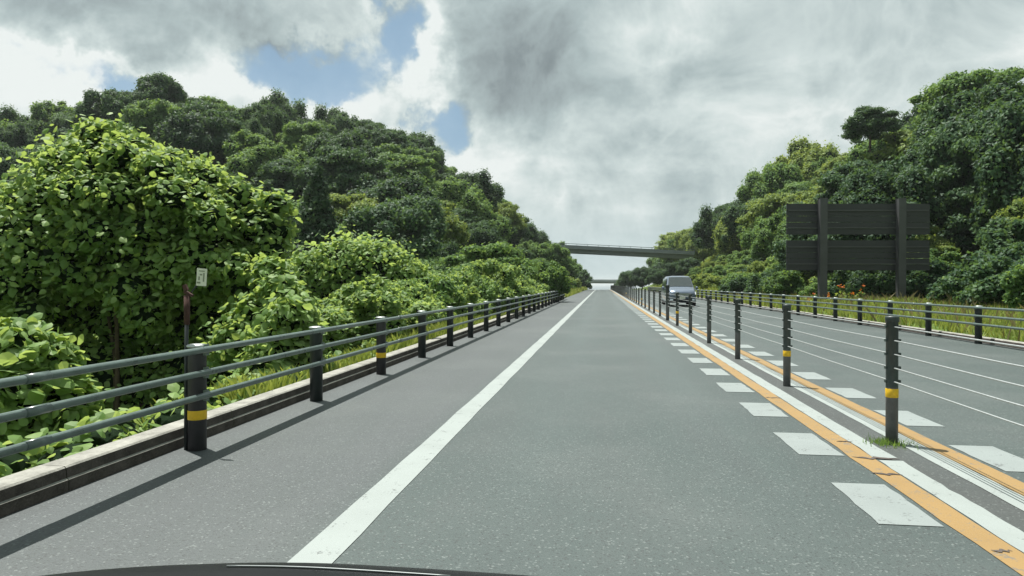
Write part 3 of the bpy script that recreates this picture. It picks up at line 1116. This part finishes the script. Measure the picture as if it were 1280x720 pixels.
# conifer: narrow tiers of drooping sprays
rg = np.random.default_rng(55)
lob = []
for i in range(30):
    t = i / 30
    z = 1.2 + t * 8.0
    rr = (1 - t) ** 0.85 * 2.0 + 0.2
    a = i * 2.4
    lob.append((math.cos(a) * rr * 0.5, math.sin(a) * rr * 0.5, z, rr * 0.62, rr * 0.62, 0.55 + 0.3 * (1 - t)))
PROTO['conifer'] = [(trunk_mesh('trunk', 8.6, 0.2, rg, 2, 0.6, 0.3), crown_mesh('crown', lob, 12000, (0.16, 0.34), M['leaf_conifer'], rg, 0.1, 0.6))]
# shrubs
for key, mat in (('shrub_mid', 'leaf_mid'), ('shrub_yellow', 'leaf_yellow'), ('shrub_kudzu', 'leaf_kudzu'), ('shrub_dark', 'leaf_dark')):
    PROTO[key] = []
    for i in range(2):
        rg = np.random.default_rng(300 + i + 7 * len(PROTO))
        lob = broadleaf_lobes(rg, 1.25, 0.95, 0.85, 18)
        PROTO[key].append((trunk_mesh('stem', 0.7, 0.05, rg, 5, 0.7, 0.4),
                           crown_mesh('foliage', lob, 6500, (0.10, 0.19), M[mat], rg, 0.4, 0.55, 0.74)))


def plant(name, proto, loc, scale, rz, label, cat, group, tilt=(0, 0)):
    root = empty(name, loc, label, cat, group, rz)
    root.scale = scale
    root.rotation_euler = (tilt[0], tilt[1], rz)
    tr, cr = proto
    link(tr.name.split('.')[0], tr, root)
    link(cr.name.split('.')[0], cr, root)
    return root


def poisson(n_try, box, rmin, rng, ok):
    pts = []
    for _ in range(n_try):
        x, y = rng.uniform(box[0], box[1]), rng.uniform(box[2], box[3])
        r = rmin(x, y)
        if not ok(x, y):
            continue
        if all((x - a) ** 2 + (y - b) ** 2 > (0.5 * (r + c)) ** 2 for a, b, c in pts):
            pts.append((x, y, r))
    return pts


def hides_sign(x, y, m=35):
    q = project((x, y, 1))
    return q is not None and q[2] < 37.5 and 950 - m < q[0] < 1168 + m


def in_view(x, y, z, margin=70):
    q = project((x, y, z))
    return q is not None and -margin < q[0] < 1280 + margin and q[1] > -120


rng_s = np.random.default_rng(2024)
COLOUR = {'dark': 'dark green', 'mid': 'mid green', 'yellow': 'yellow green'}


def ok_left(x, y):
    z = float(ground_z(x, y))
    q_ = project((x, y, z))
    if q_ and abs(q_[0] - 396) < 60 and q_[2] < 50:
        return False
    if not in_view(x, y, z + 4):
        return False
    if x < -33 and y > 112:
        return False
    if y > 128 and y < 140 and x > -20:
        return False
    return True


left_pts = poisson(9000, (-100, -7.6, 46, 215), lambda x, y: 4.0 + 0.010 * max(0, y - 60), rng_s, ok_left)
right_pts = poisson(9000, (15.5, 50, 22, 215), lambda x, y: 4.0 + 0.010 * max(0, y - 60), rng_s,
                    lambda x, y: in_view(x, y, float(ground_z(x, y)) + 4) and not (x > 45 and y > 90) and not (x < 19 and 22 < y < 40) and not (x < 18.5 and y > 72) and not hides_sign(x, y, 110)
                    and not (128 < y < 140 and x < 24))


def tier(x, y, left):
    ax = abs(x)
    if left:
        return 'foot' if ax < 13 else ('ridge' if ax > 27 else 'middle')
    return 'foot' if ax < 19 else ('ridge' if ax > 31 else 'middle')


ORD = ['first', 'second', 'third', 'fourth', 'fifth', 'sixth', 'seventh', 'eighth', 'ninth', 'tenth', 'eleventh', 'twelfth',
       'thirteenth', 'fourteenth', 'fifteenth', 'sixteenth', 'seventeenth', 'eighteenth', 'nineteenth', 'twentieth']
U9 = ORD[:9]
for tens, tenth in (('twenty', None), ('thirty', 'thirtieth'), ('forty', 'fortieth'), ('fifty', 'fiftieth'), ('sixty', 'sixtieth'),
                    ('seventy', 'seventieth'), ('eighty', 'eightieth'), ('ninety', 'ninetieth')):
    ORD += ([tenth] if tenth else []) + [tens + '-' + u_ for u_ in U9]

specs = []
for pts, left in ((left_pts, True), (right_pts, False)):
    for (x, y, r) in pts:
        u = rng_s.uniform()
        if left:
            key = 'dark' if u < 0.42 else ('mid' if u < 0.85 else 'yellow')
            if x < -30:
                key = 'dark' if u < 0.75 else 'mid'
        else:
            key = 'dark' if u < 0.22 else ('mid' if u < 0.66 else 'yellow')
        tr_ = tier(x, y, left)
        s = r / 4.4 * rng_s.choice([rng_s.uniform(0.5, 0.8), rng_s.uniform(0.75, 1.1), rng_s.uniform(1.0, 1.4)])
        if tr_ == 'ridge':
            s = min(s, 1.12)
        if tr_ == 'foot':
            s *= 0.74
        if not left and y < 62:
            s = min(s * 0.72, 0.8)
        if left and x > -27 and y > 90:
            s = min(s, 1.0)
        specs.append(dict(x=x, y=y, z=float(ground_z(x, y)) - 0.35, s=s, sz=s * rng_s.uniform(0.8, 1.15), key=key, tier=tr_, left=left,
                          rz=rng_s.uniform(0, 6.28), tilt=(rng_s.uniform(-0.08, 0.08), rng_s.uniform(-0.08, 0.08)),
                          pr=PROTO[key][int(rng_s.integers(len(PROTO[key])))]))
# leave out trees that stand wholly behind others
BW, BH = 640, 360
buf = np.zeros((BH, BW), bool)
yy_, xx_ = np.mgrid[0:BH, 0:BW]
for sp in sorted(specs, key=lambda q: math.hypot(q['x'], q['y'])):
    q = project((sp['x'], sp['y'], sp['z'] + 3.5 * sp['sz']))
    sp['px'], sp['py'] = q[0], q[1]
    rx, ry = 3.1 * sp['s'] * F_PX / q[2] / 2, 2.6 * sp['sz'] * F_PX / q[2] / 2
    e = ((xx_ - q[0] / 2) / rx) ** 2 + ((yy_ - q[1] / 2) / ry) ** 2
    full = e < 1.1
    sp['vis'] = int((full & ~buf).sum())
    buf |= (e < 0.62)
specs = [sp for sp in specs if sp['vis'] > 8]


def zone(sp):
    if sp['y'] > 150:
        return 'beyond the overpass on the %s side' % ('left' if sp['left'] else 'right')
    if sp['left']:
        where = ('left of the pole' if sp['px'] < 234 else 'right of the pole' if sp['px'] < 360 else ('near the conifer' if sp['px'] < 460 else
                 ('above the kudzu bush' if sp['px'] < 560 else 'towards the overpass')))
        return "%s %s" % ({'foot': "at left hill's foot", 'middle': "on left hill's slope", 'ridge': "on left hill's crest"}[sp['tier']], where)
    where = 'towards the overpass' if sp['px'] < 930 else ('left of the sign' if sp['px'] < 1000 else ('above the sign' if sp['px'] < 1165 else 'right of the sign'))
    return "%s %s" % ({'foot': "at right hill's foot", 'middle': "on right hill's slope", 'ridge': "on right hill's crest"}[sp['tier']], where)


bins = {}
for sp in specs:
    bins.setdefault((COLOUR[sp['key']], zone(sp)), []).append(sp)
for (colour, zn), lst in bins.items():
    lst.sort(key=lambda q: q['px'])
    for i, sp in enumerate(lst):
        lab = f'{ORD[i]} {colour} tree from the left {zn}' if len(lst) > 1 else f'{colour} tree {zn}'
        plant('broadleaf_tree', sp['pr'], (sp['x'], sp['y'], sp['z']), (sp['s'], sp['s'], sp['sz']), sp['rz'], lab, 'tree',
              'trees of the wood on the %s hill' % ('left' if sp['left'] else 'right'), sp['tilt'])
print('hill trees', len(left_pts), len(right_pts), 'kept', len(specs))


def on_ground(px, d, dz=0.0):
    p = at(px, d)
    return (p.x, p.y, float(ground_z(p.x, p.y)) + dz)


plant('conifer_tree', PROTO['conifer'][0], on_ground(396, 43, -0.3), (1.1, 1.1, 1.12), 0.4,
      'tall pointed dark conifer in front of the left hill', 'tree', None)
p = at(1218, 58)
plant('broadleaf_tree', PROTO['mid'][1], (p.x, p.y, height(88, 58) - 6.3 * 1.1), (1.1, 1.1, 1.1), 2.0,
      'large rounded tree forming the highest point of the right hill skyline', 'tree', None)
p = at(1087, 66); zt = height(136, 66)
plant('broadleaf_tree', PROTO['dark'][1], (p.x, p.y, zt - 6.2 * 0.62), (0.66, 0.66, 0.62), 1.0,
      'small round dark tree standing up from the right ridge skyline', 'tree', None)

# dark trees framing the far end of the road
for px, d, s, lab in ((788, 178, 1.0, 'dark tree at the far right roadside beside the distant overpass'),
                      (803, 165, 1.05, 'taller dark tree joining the right slope left of the oncoming van'),
                      (822, 150, 0.8, 'dark tree at the foot of the right slope just behind the van roof'),
                      (848, 122, 0.75, 'tree hiding the right end of the nearer overpass'),
                      (862, 116, 0.7, 'lower tree right of the nearer overpass end'),
                      (775, 205, 0.55, 'lowest dark shrubby tree at the right end of the road'),
                      (722, 152, 0.95, 'dark tree leaning over the far left roadside under the overpass'),
                      (729, 185, 0.7, 'smallest dark tree at the far left end of the road')):
    p = at(px, d)
    plant('roadside_tree', PROTO['dark'][0], (p.x, p.y, float(ground_z(p.x, p.y)) - 1.2), (s, s, s), px * 0.1, lab, 'tree', None)


# ---- single bushes made to their own shape
def lobes_px(items):
    out_ = []
    for px, py, rpx, d in items:
        p = at(px, d, height(py, d))
        r = rpx * d / F_PX
        out_.append((p.x, p.y, p.z, r, r, r * 0.85))
    return out_


def kudzu(name, label, cat, lobes, nleaf, size, rng, nparts, stem_r=0.05, group=None, mat='leaf_kudzu', skirt=True):
    """climbing kudzu: its largest showing leaves are parts of their own"""
    cx = np.mean([l[0] for l in lobes]); cyy = np.mean([l[1] for l in lobes])
    gz0 = float(ground_z(cx, cyy))
    root = empty(name, (cx, cyy, gz0), label, cat, group)
    org = np.array([cx, cyy, gz0])
    pts, dirs = shell_points(lobes, nleaf, rng, 0.78, 1.12, 0.84, gz0 - 0.2)
    nrm = unit(dirs * 0.55 + np.array([0, 0, 0.7]) + rng.normal(size=dirs.shape) * 0.55)
    sz = size[0] * 0.7 + (size[1] - size[0] * 0.7) * rng.uniform(size=len(pts)) ** 1.5
    view = np.array([0, 0, CAM_Z]) - pts
    dist = np.linalg.norm(view, axis=1)
    facing = np.sum(unit(view) * dirs, -1)
    score = np.where(facing > 0.05, sz / dist, 0)
    order = np.argsort(-score)
    own, rest = order[:nparts], order[nparts:]
    v, f, _, _ = ovates(pts[rest] - org, nrm[rest], sz[rest], rng)
    o = link('foliage', mesh_np('foliage', v, f, M[mat]), root)
    o['kind'] = 'stuff'
    base_v = OV.copy()
    variants = []
    for i in range(4):
        vv = base_v + np.array([0, 0, 1]) * (base_v[:, 1:2] ** 2 * rng.uniform(-0.35, 0.05)) + rng.normal(0, 0.012, base_v.shape)
        variants.append(mesh_np('leaf', vv, OVF, M[mat]))
    t, b = leaf_frames(nrm[own], rng, 0.7)
    for k_, i in enumerate(own):
        lf = link('leaf', variants[k_ % 4], root)
        mtx = np.eye(4)
        mtx[:3, 0], mtx[:3, 1], mtx[:3, 2] = b[k_] * sz[i], t[k_] * sz[i], nrm[i] * sz[i]
        mtx[:3, 3] = pts[i] - org
        lf.matrix_local = Matrix(mtx.tolist())
    # woody stems running up inside
    m = MB()
    for l in lobes[:16:6]:
        e = Vector((l[0] - cx, l[1] - cyy, l[2] - gz0))
        m.tube([(e.x * 0.3, e.y * 0.3, -0.2), (e.x * 0.55 + 0.1, e.y * 0.6, e.z * 0.45), e], [stem_r, stem_r * 0.8, stem_r * 0.4], 6)
    m.build('stem', M['bark'], root)
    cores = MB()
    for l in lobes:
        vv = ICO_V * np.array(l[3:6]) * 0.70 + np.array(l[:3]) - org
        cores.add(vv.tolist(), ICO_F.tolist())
    tag(cores.build('shade_core_fill', M['shade_core'], root), kind='stuff')  # added dark cores inside the lobes, standing for the shade within
    return root


rk = np.random.default_rng(11)
clumps = []
for i in range(46):
    px, py = rk.uniform(-10, 330), rk.uniform(185, 400)
    top = np.interp(px, [-10, 30, 120, 200, 280, 330], [300, 235, 165, 200, 240, 275])
    if py < top + 12 or rk.uniform() < (py - 300) / 160:
        continue
    clumps.append((px, py, rk.uniform(15, 32), 11.7 + (0.5 if py < 230 else 0.0) - rk.uniform(0, 0.55)))
kudzu('kudzu_covered_tree', 'big kudzu smothered tree behind the left fence, tallest of the near growth', 'tree',
      lobes_px([(125, 215, 55, 12.4), (85, 250, 60, 12.2), (180, 230, 55, 12.5), (235, 240, 48, 12.4), (275, 275, 48, 12.2), (45, 300, 60, 12.0),
                (120, 300, 85, 12.6), (200, 310, 85, 12.6), (265, 330, 60, 12.2), (325, 285, 36, 12.2), (15, 350, 55, 11.8), (90, 380, 75, 13.6),
                (180, 400, 80, 13.8), (260, 405, 60, 13.4), (310, 350, 40, 12.0), (140, 180, 30, 12.4), (60, 450, 80, 13.3), (160, 470, 85, 13.4),
                (260, 465, 65, 13.2), (118, 170, 22, 12.3), (165, 185, 24, 12.4), (75, 205, 26, 12.2), (30, 255, 30, 12.0), (215, 205, 24, 12.3), (255, 225, 26, 12.2), (300, 245, 24, 12.2), (355, 290, 14, 12.1), (340, 310, 22, 12.0), (345, 255, 20, 12.1), (0, 430, 75, 13.6), (-40, 330, 60, 12.2)] + clumps),
      30000, (0.08, 0.175), rk, 300)
kudzu('kudzu_bush', 'large leaved kudzu bush at the left picture edge below the big kudzu tree', 'bush',
      lobes_px([(15, 440, 45, 6.6), (55, 455, 38, 6.8), (80, 500, 36, 6.9), (20, 500, 55, 6.6), (-25, 470, 55, 6.4), (50, 560, 48, 6.7),
                (-10, 570, 55, 6.5), (110, 540, 32, 7.0)]), 2600, (0.10, 0.19), rk, 260, 0.03)
kudzu('kudzu_bush', 'sunlit kudzu clump between the big kudzu tree and the second tall fence post', 'bush',
      lobes_px([(365, 395, 30, 9.6), (345, 430, 34, 9.6), (380, 425, 24, 9.8), (330, 465, 30, 9.4), (360, 470, 32, 9.6), (300, 490, 26, 9.2), (350, 365, 26, 10.6), (325, 395, 34, 10.8), (300, 430, 36, 10.6), (340, 340, 22, 11.0), (385, 455, 22, 9.8)]),
      4200, (0.09, 0.17), rk, 160, 0.03)
kudzu('kudzu_bush', 'broad rounded kudzu bush in the middle distance behind the left fence', 'bush',
      lobes_px([(395, 345, 38, 24), (430, 335, 42, 24), (470, 335, 40, 24), (505, 350, 32, 24), (430, 375, 48, 24.5), (480, 378, 45, 24.5),
                (370, 350, 26, 23.5), (390, 400, 40, 24.5), (450, 410, 45, 24.5), (510, 390, 36, 24.5)]),
      10000, (0.13, 0.25), rk, 120, 0.06)

kudzu('kudzu_runner', 'low kudzu runners creeping along the outer edge of the left kerb', 'kudzu',
      [(-4.05 - 0.12 * (i % 3), 2.2 + 0.42 * i, -0.02 + 0.04 * (i % 2), 0.30, 0.34, 0.20) for i in range(22)], 1500, (0.08, 0.17), rk, 60, 0.012)

# shrubs along the left fence and under the hills
SHRUB_LAB = {'shrub_mid': 'mid green', 'shrub_yellow': 'yellow green', 'shrub_kudzu': 'bright green', 'shrub_dark': 'dark green'}
for i in range(36):
    y = 13.5 + i * 1.22
    key = ('shrub_kudzu', 'shrub_kudzu', 'shrub_mid', 'shrub_kudzu')[i % 4]
    x = -4.75 - rng_s.uniform(0, 0.9) - (0.3 if y < 26 else 0)
    h = 0.80 + 0.25 * rng_s.uniform() + (0.15 if y < 40 else 0)
    plant('hedge_shrub', PROTO[key][i % 2], (x, y, float(ground_z(x, y)) - 0.1 + (0.5 if y < 45 else 0)), (0.9, 1.0, h * (0.72 if y < 18 else 0.95)), i * 1.3,
          f'{ORD[i]} shrub from the near end of the low leafy row along the left fence', 'shrub', 'shrubs in the leafy row along the left fence')
for px, d, s, sz, lab in ((640, 47, 1.75, 2.0, 'wide rounded green bush standing above the hedge at the foot of the left hill'),
                          (690, 51, 1.25, 1.75, 'dome shaped bush beside the end of the left guard fence'),
                          (560, 44, 1.5, 1.6, 'dark bush tucked behind the left hedge below the wooded slope')):
    p = at(px, d)
    plant('round_bush', PROTO['shrub_dark' if px == 560 else 'shrub_mid'][0], (p.x, p.y, float(ground_z(p.x, p.y)) - 0.15), (s, s, sz), px, lab, 'bush', None)
for i in range(30):
    y = 56 + i * 3.1
    key = ('shrub_yellow', 'shrub_kudzu', 'shrub_mid')[i % 3]
    x = -5.4 - rng_s.uniform(0, 1.8)
    s = rng_s.uniform(0.9, 1.4)
    plant('verge_shrub', PROTO[key][i % 2], (x, y, float(ground_z(x, y)) - 0.1), (s, s, s * 1.1), i * 0.7,
          f'{ORD[i]} roadside shrub beyond the end of the left fence, {SHRUB_LAB[key]}', 'shrub', 'roadside shrubs beyond the left fence')
bank = poisson(4000, (10.9, 18.5, 20, 112), lambda x, y: 1.75 + 0.006 * y, rng_s,
               lambda x, y: in_view(x, y, 1) and not hides_sign(x, y) and not (y < 40 and x < 13) and not (y > 84 and x < 14.5) and math.sin(x * 1.1 + y * 0.37) > -0.75)
bank.sort(key=lambda q: q[1])
n_bank = {}
for i, (x, y, _) in enumerate(bank):
    key = ('shrub_yellow', 'shrub_mid', 'shrub_yellow', 'shrub_dark', 'shrub_kudzu', 'shrub_mid')[int(rng_s.integers(6))]
    s = rng_s.uniform(0.55, 1.25)
    n_bank[key] = n_bank.get(key, -1) + 1
    plant('slope_shrub', PROTO[key][i % 2], (x, y, float(ground_z(x, y)) - 0.1), (s, s, s * rng_s.uniform(0.8, 1.15)), i * 0.9,
          f'{ORD[n_bank[key]]} {SHRUB_LAB[key]} shrub from the near end on the right grassy bank', 'shrub', 'shrubs on the right bank')


rng_u = np.random.default_rng(31)
und = poisson(2500, (11.8, 34, 17, 64), lambda x, y: 2.3, rng_u, lambda x, y: in_view(x, y, float(ground_z(x, y)) + 1, 20) and not hides_sign(x, y, 100) and not (x < 15 and y > 36))
und.sort(key=lambda q: project((q[0], q[1], float(ground_z(q[0], q[1]))))[0])
for i, (x, y, _) in enumerate(und):
    key = ('shrub_mid', 'shrub_dark', 'shrub_yellow', 'shrub_dark', 'shrub_mid')[int(rng_u.integers(5))] if y > 40 else 'shrub_dark'
    s = rng_u.uniform(1.0, 1.7)
    o_ = ORD[i % len(ORD)]
    lab = f'{SHRUB_LAB[key]} undergrowth bush below the trees on the right slope, {o_} from the left' if i < len(ORD) else \
        f'{SHRUB_LAB[key]} undergrowth bush at the far right of the slope, {o_} along'
    plant('undergrowth_bush', PROTO[key][i % 2], (x, y, float(ground_z(x, y)) - 0.15), (s, s, s * rng_u.uniform(0.8, 1.1)), i * 1.7, lab, 'bush',
          'undergrowth bushes on the right slope')
for k_, (px, d, s, sz, kk) in enumerate(((1205, 43, 0.95, 1.25, 1), (1262, 41, 1.0, 1.3, 0), (1225, 46, 1.1, 1.2, 2), (1165, 45, 0.9, 1.15, 0), (1100, 43, 0.85, 0.95, 2), (1040, 44, 0.8, 0.95, 1), (1310, 36, 0.9, 1.1, 2))):
    p = at(px, d)
    plant('broadleaf_tree', PROTO['dark'][kk], (p.x, p.y, float(ground_z(p.x, p.y)) - 0.4), (s, s, sz), px * 0.37,
          f'{ORD[k_]} of the tall dark trees close behind and right of the big sign', 'tree', 'tall dark trees behind the sign')
p = at(1082, 35.5)
plant('round_bush', PROTO['shrub_dark'][1], (p.x, p.y, float(ground_z(p.x, p.y)) - 0.1), (1.25, 0.7, 1.2), 0.0,
      'dark bush between the two posts of the big sign', 'bush', None)
p = at(1152, 35.5)
plant('round_bush', PROTO['shrub_dark'][0], (p.x, p.y, float(ground_z(p.x, p.y)) - 0.1), (1.5, 0.8, 1.2), 0.1,
      'dark bush just right of the right sign post', 'bush', None)


# ---- grass
def grass(name, label, n, xr, yr, hr, mat, rng, power=1.6, zoff=0.0):
    y = yr[0] + (yr[1] - yr[0]) * rng.uniform(size=n) ** power
    x = rng.uniform(xr[0], xr[1], n)
    dens = np.sin(x * 2.1 + y * 0.7) * np.sin(y * 1.3 - x) + rng.normal(0, 0.7, n)
    ok = dens > -0.5
    x, y = x[ok], y[ok]
    n = len(x)
    z = ground_z(x, y) + zoff
    h = rng.uniform(hr[0], hr[1], n) * (0.7 + 0.5 * (np.sin(x * 1.3 + y * 0.4) * 0.5 + 0.5))
    wd = 0.010 + y * 0.0006
    a = rng.uniform(0, 6.28, n)
    lean = rng.normal(0, 0.35, (n, 2)) * h[:, None]
    dxy = np.stack([np.cos(a), np.sin(a)], -1) * wd[:, None]
    p0 = np.stack([x - dxy[:, 0], y - dxy[:, 1], z - 0.03], -1)
    p1 = np.stack([x + dxy[:, 0], y + dxy[:, 1], z - 0.03], -1)
    p2 = np.stack([x + lean[:, 0] * 0.45 + dxy[:, 0] * 0.7, y + lean[:, 1] * 0.45, z + h * 0.6], -1)
    p3 = np.stack([x + lean[:, 0], y + lean[:, 1], z + h], -1)
    v = np.stack([p0, p1, p2, p3], 1).reshape(-1, 3)
    i = np.arange(n) * 4
    f = np.concatenate([np.stack([i, i + 1, i + 2], -1), np.stack([i, i + 2, i + 3], -1)])
    o = link(name, mesh_np(name, v, f, M[mat]))
    return tag(o, label, 'grass', kind='stuff')


rg = np.random.default_rng(77)
grass('grass', 'bright grass on the verge behind the right guard fence', 80000, (8.9, 15.5), (12, 110), (0.10, 0.32), 'grass', rg)
grass('grass', 'lush bright growth on the far right bank left of the van', 40000, (9.0, 20.0), (60, 135), (0.25, 0.8), 'grass', rg, 1.0)
grass('dry_grass', 'pale dry grass mixed into the right verge', 5000, (8.9, 14.5), (12, 100), (0.2, 0.55), 'grass_dry', rg)
grass('grass', 'grass growing along the outer edge of the left kerb', 26000, (-5.4, -3.68), (7, 70), (0.08, 0.34), 'grass', rg, 1.3)
grass('grass', 'tall grass on the far left verge past the fence end', 22000, (-7.0, -3.55), (58, 170), (0.25, 0.7), 'grass', rg, 1.0)


def tuft():
    n = 260
    a = rg.uniform(0, 6.28, n)
    rr = np.abs(rg.normal(0, 0.085, n))
    x, y = np.cos(a) * rr * 1.25, np.sin(a) * rr * 0.9
    h = rg.uniform(0.02, 0.07, n)
    ln = rg.normal(0, 0.035, (n, 2))
    p0 = np.stack([x - 0.004, y, np.zeros(n)], -1)
    p1 = np.stack([x + 0.004, y + 0.002, np.zeros(n)], -1)
    p2 = np.stack([x + ln[:, 0], y + ln[:, 1], h], -1)
    v = np.stack([p0, p1, p2], 1).reshape(-1, 3)
    f = np.arange(n * 3).reshape(-1, 3)
    y0 = 5.72 / math.cos(YAW) + 2.43 * math.tan(YAW)
    o = link('weed_tuft', mesh_np('weed_tuft', v, f, M['leaf_mid']), None, (2.40, y0 - 0.03, 0.003))
    tag(o, 'small weed tuft round the foot of the nearest barrier post', 'weed', kind='stuff')


tuft()


def flowers(label, px, d, n, spread):
    p = at(px, d)
    root = empty('wildflower_clump', (p.x, p.y, float(ground_z(p.x, p.y))), label, 'flowers')
    pts = rg.normal(0, spread, (n, 3)) * np.array([1, 1, 0.0])
    h = rg.uniform(0.45, 0.85, n)
    st = MB()
    for q, hh in zip(pts, h):
        st.tube([(q[0], q[1], -0.05), (q[0] * 1.1, q[1] * 1.1, hh)], 0.008, 4, False)
    tag(st.build('stems', M['leaf_mid'], root), kind='stuff')
    c = np.repeat(np.stack([pts[:, 0] * 1.1, pts[:, 1] * 1.1, h], -1), 6, 0) + rg.normal(0, 0.04, (n * 6, 3))
    v, f = diamonds(c, unit(rg.normal(size=c.shape) + np.array([0, 0, 1])), rg.uniform(0.06, 0.13, len(c)), rg)
    tag(link('petals', mesh_np('petals', v, f, M['petal']), root), kind='stuff')
    c = np.repeat(np.stack([pts[:, 0], pts[:, 1], h * 0.5], -1), 10, 0) + rg.normal(0, 0.12, (n * 10, 3))
    v, f = diamonds(c, unit(rg.normal(size=c.shape) + np.array([0, 0, 1])), rg.uniform(0.1, 0.2, len(c)), rg)
    tag(link('foliage', mesh_np('foliage', v, f, M['leaf_yellow']), root), kind='stuff')


flowers('orange wildflowers in the grass right of the big sign', 1250, 23.5, 6, 0.5)
flowers('small orange wildflower patch between the sign posts', 1060, 31.5, 5, 0.35)
flowers('reddish flowers at the foot of the left sign post', 1022, 31, 4, 0.3)
flowers('orange flowers near the right picture edge behind the fence', 1278, 22, 5, 0.4)


# ------------------------------------------------------------------ summer haze
hm = bpy.data.materials.new('haze_air')
hm.use_nodes = True
ht = NT(hm.node_tree)
ht.n.clear()
ho = ht.node('ShaderNodeOutputMaterial')
hv = ht.node('ShaderNodeVolumePrincipled')
hv.inputs['Color'].default_value = (0.86, 0.93, 0.95, 1)
hv.inputs['Density'].default_value = 0.00022
hv.inputs['Anisotropy'].default_value = 0.3
ht.l.new(hv.outputs[0], ho.inputs['Volume'])
haze = MB().box((0, 0, 0), (30600, 27200, 64.0)).build('haze', hm, None, (0, 12000, 9.0))
tag(haze, 'thin summer haze lying over the whole cutting', 'haze', kind='stuff')
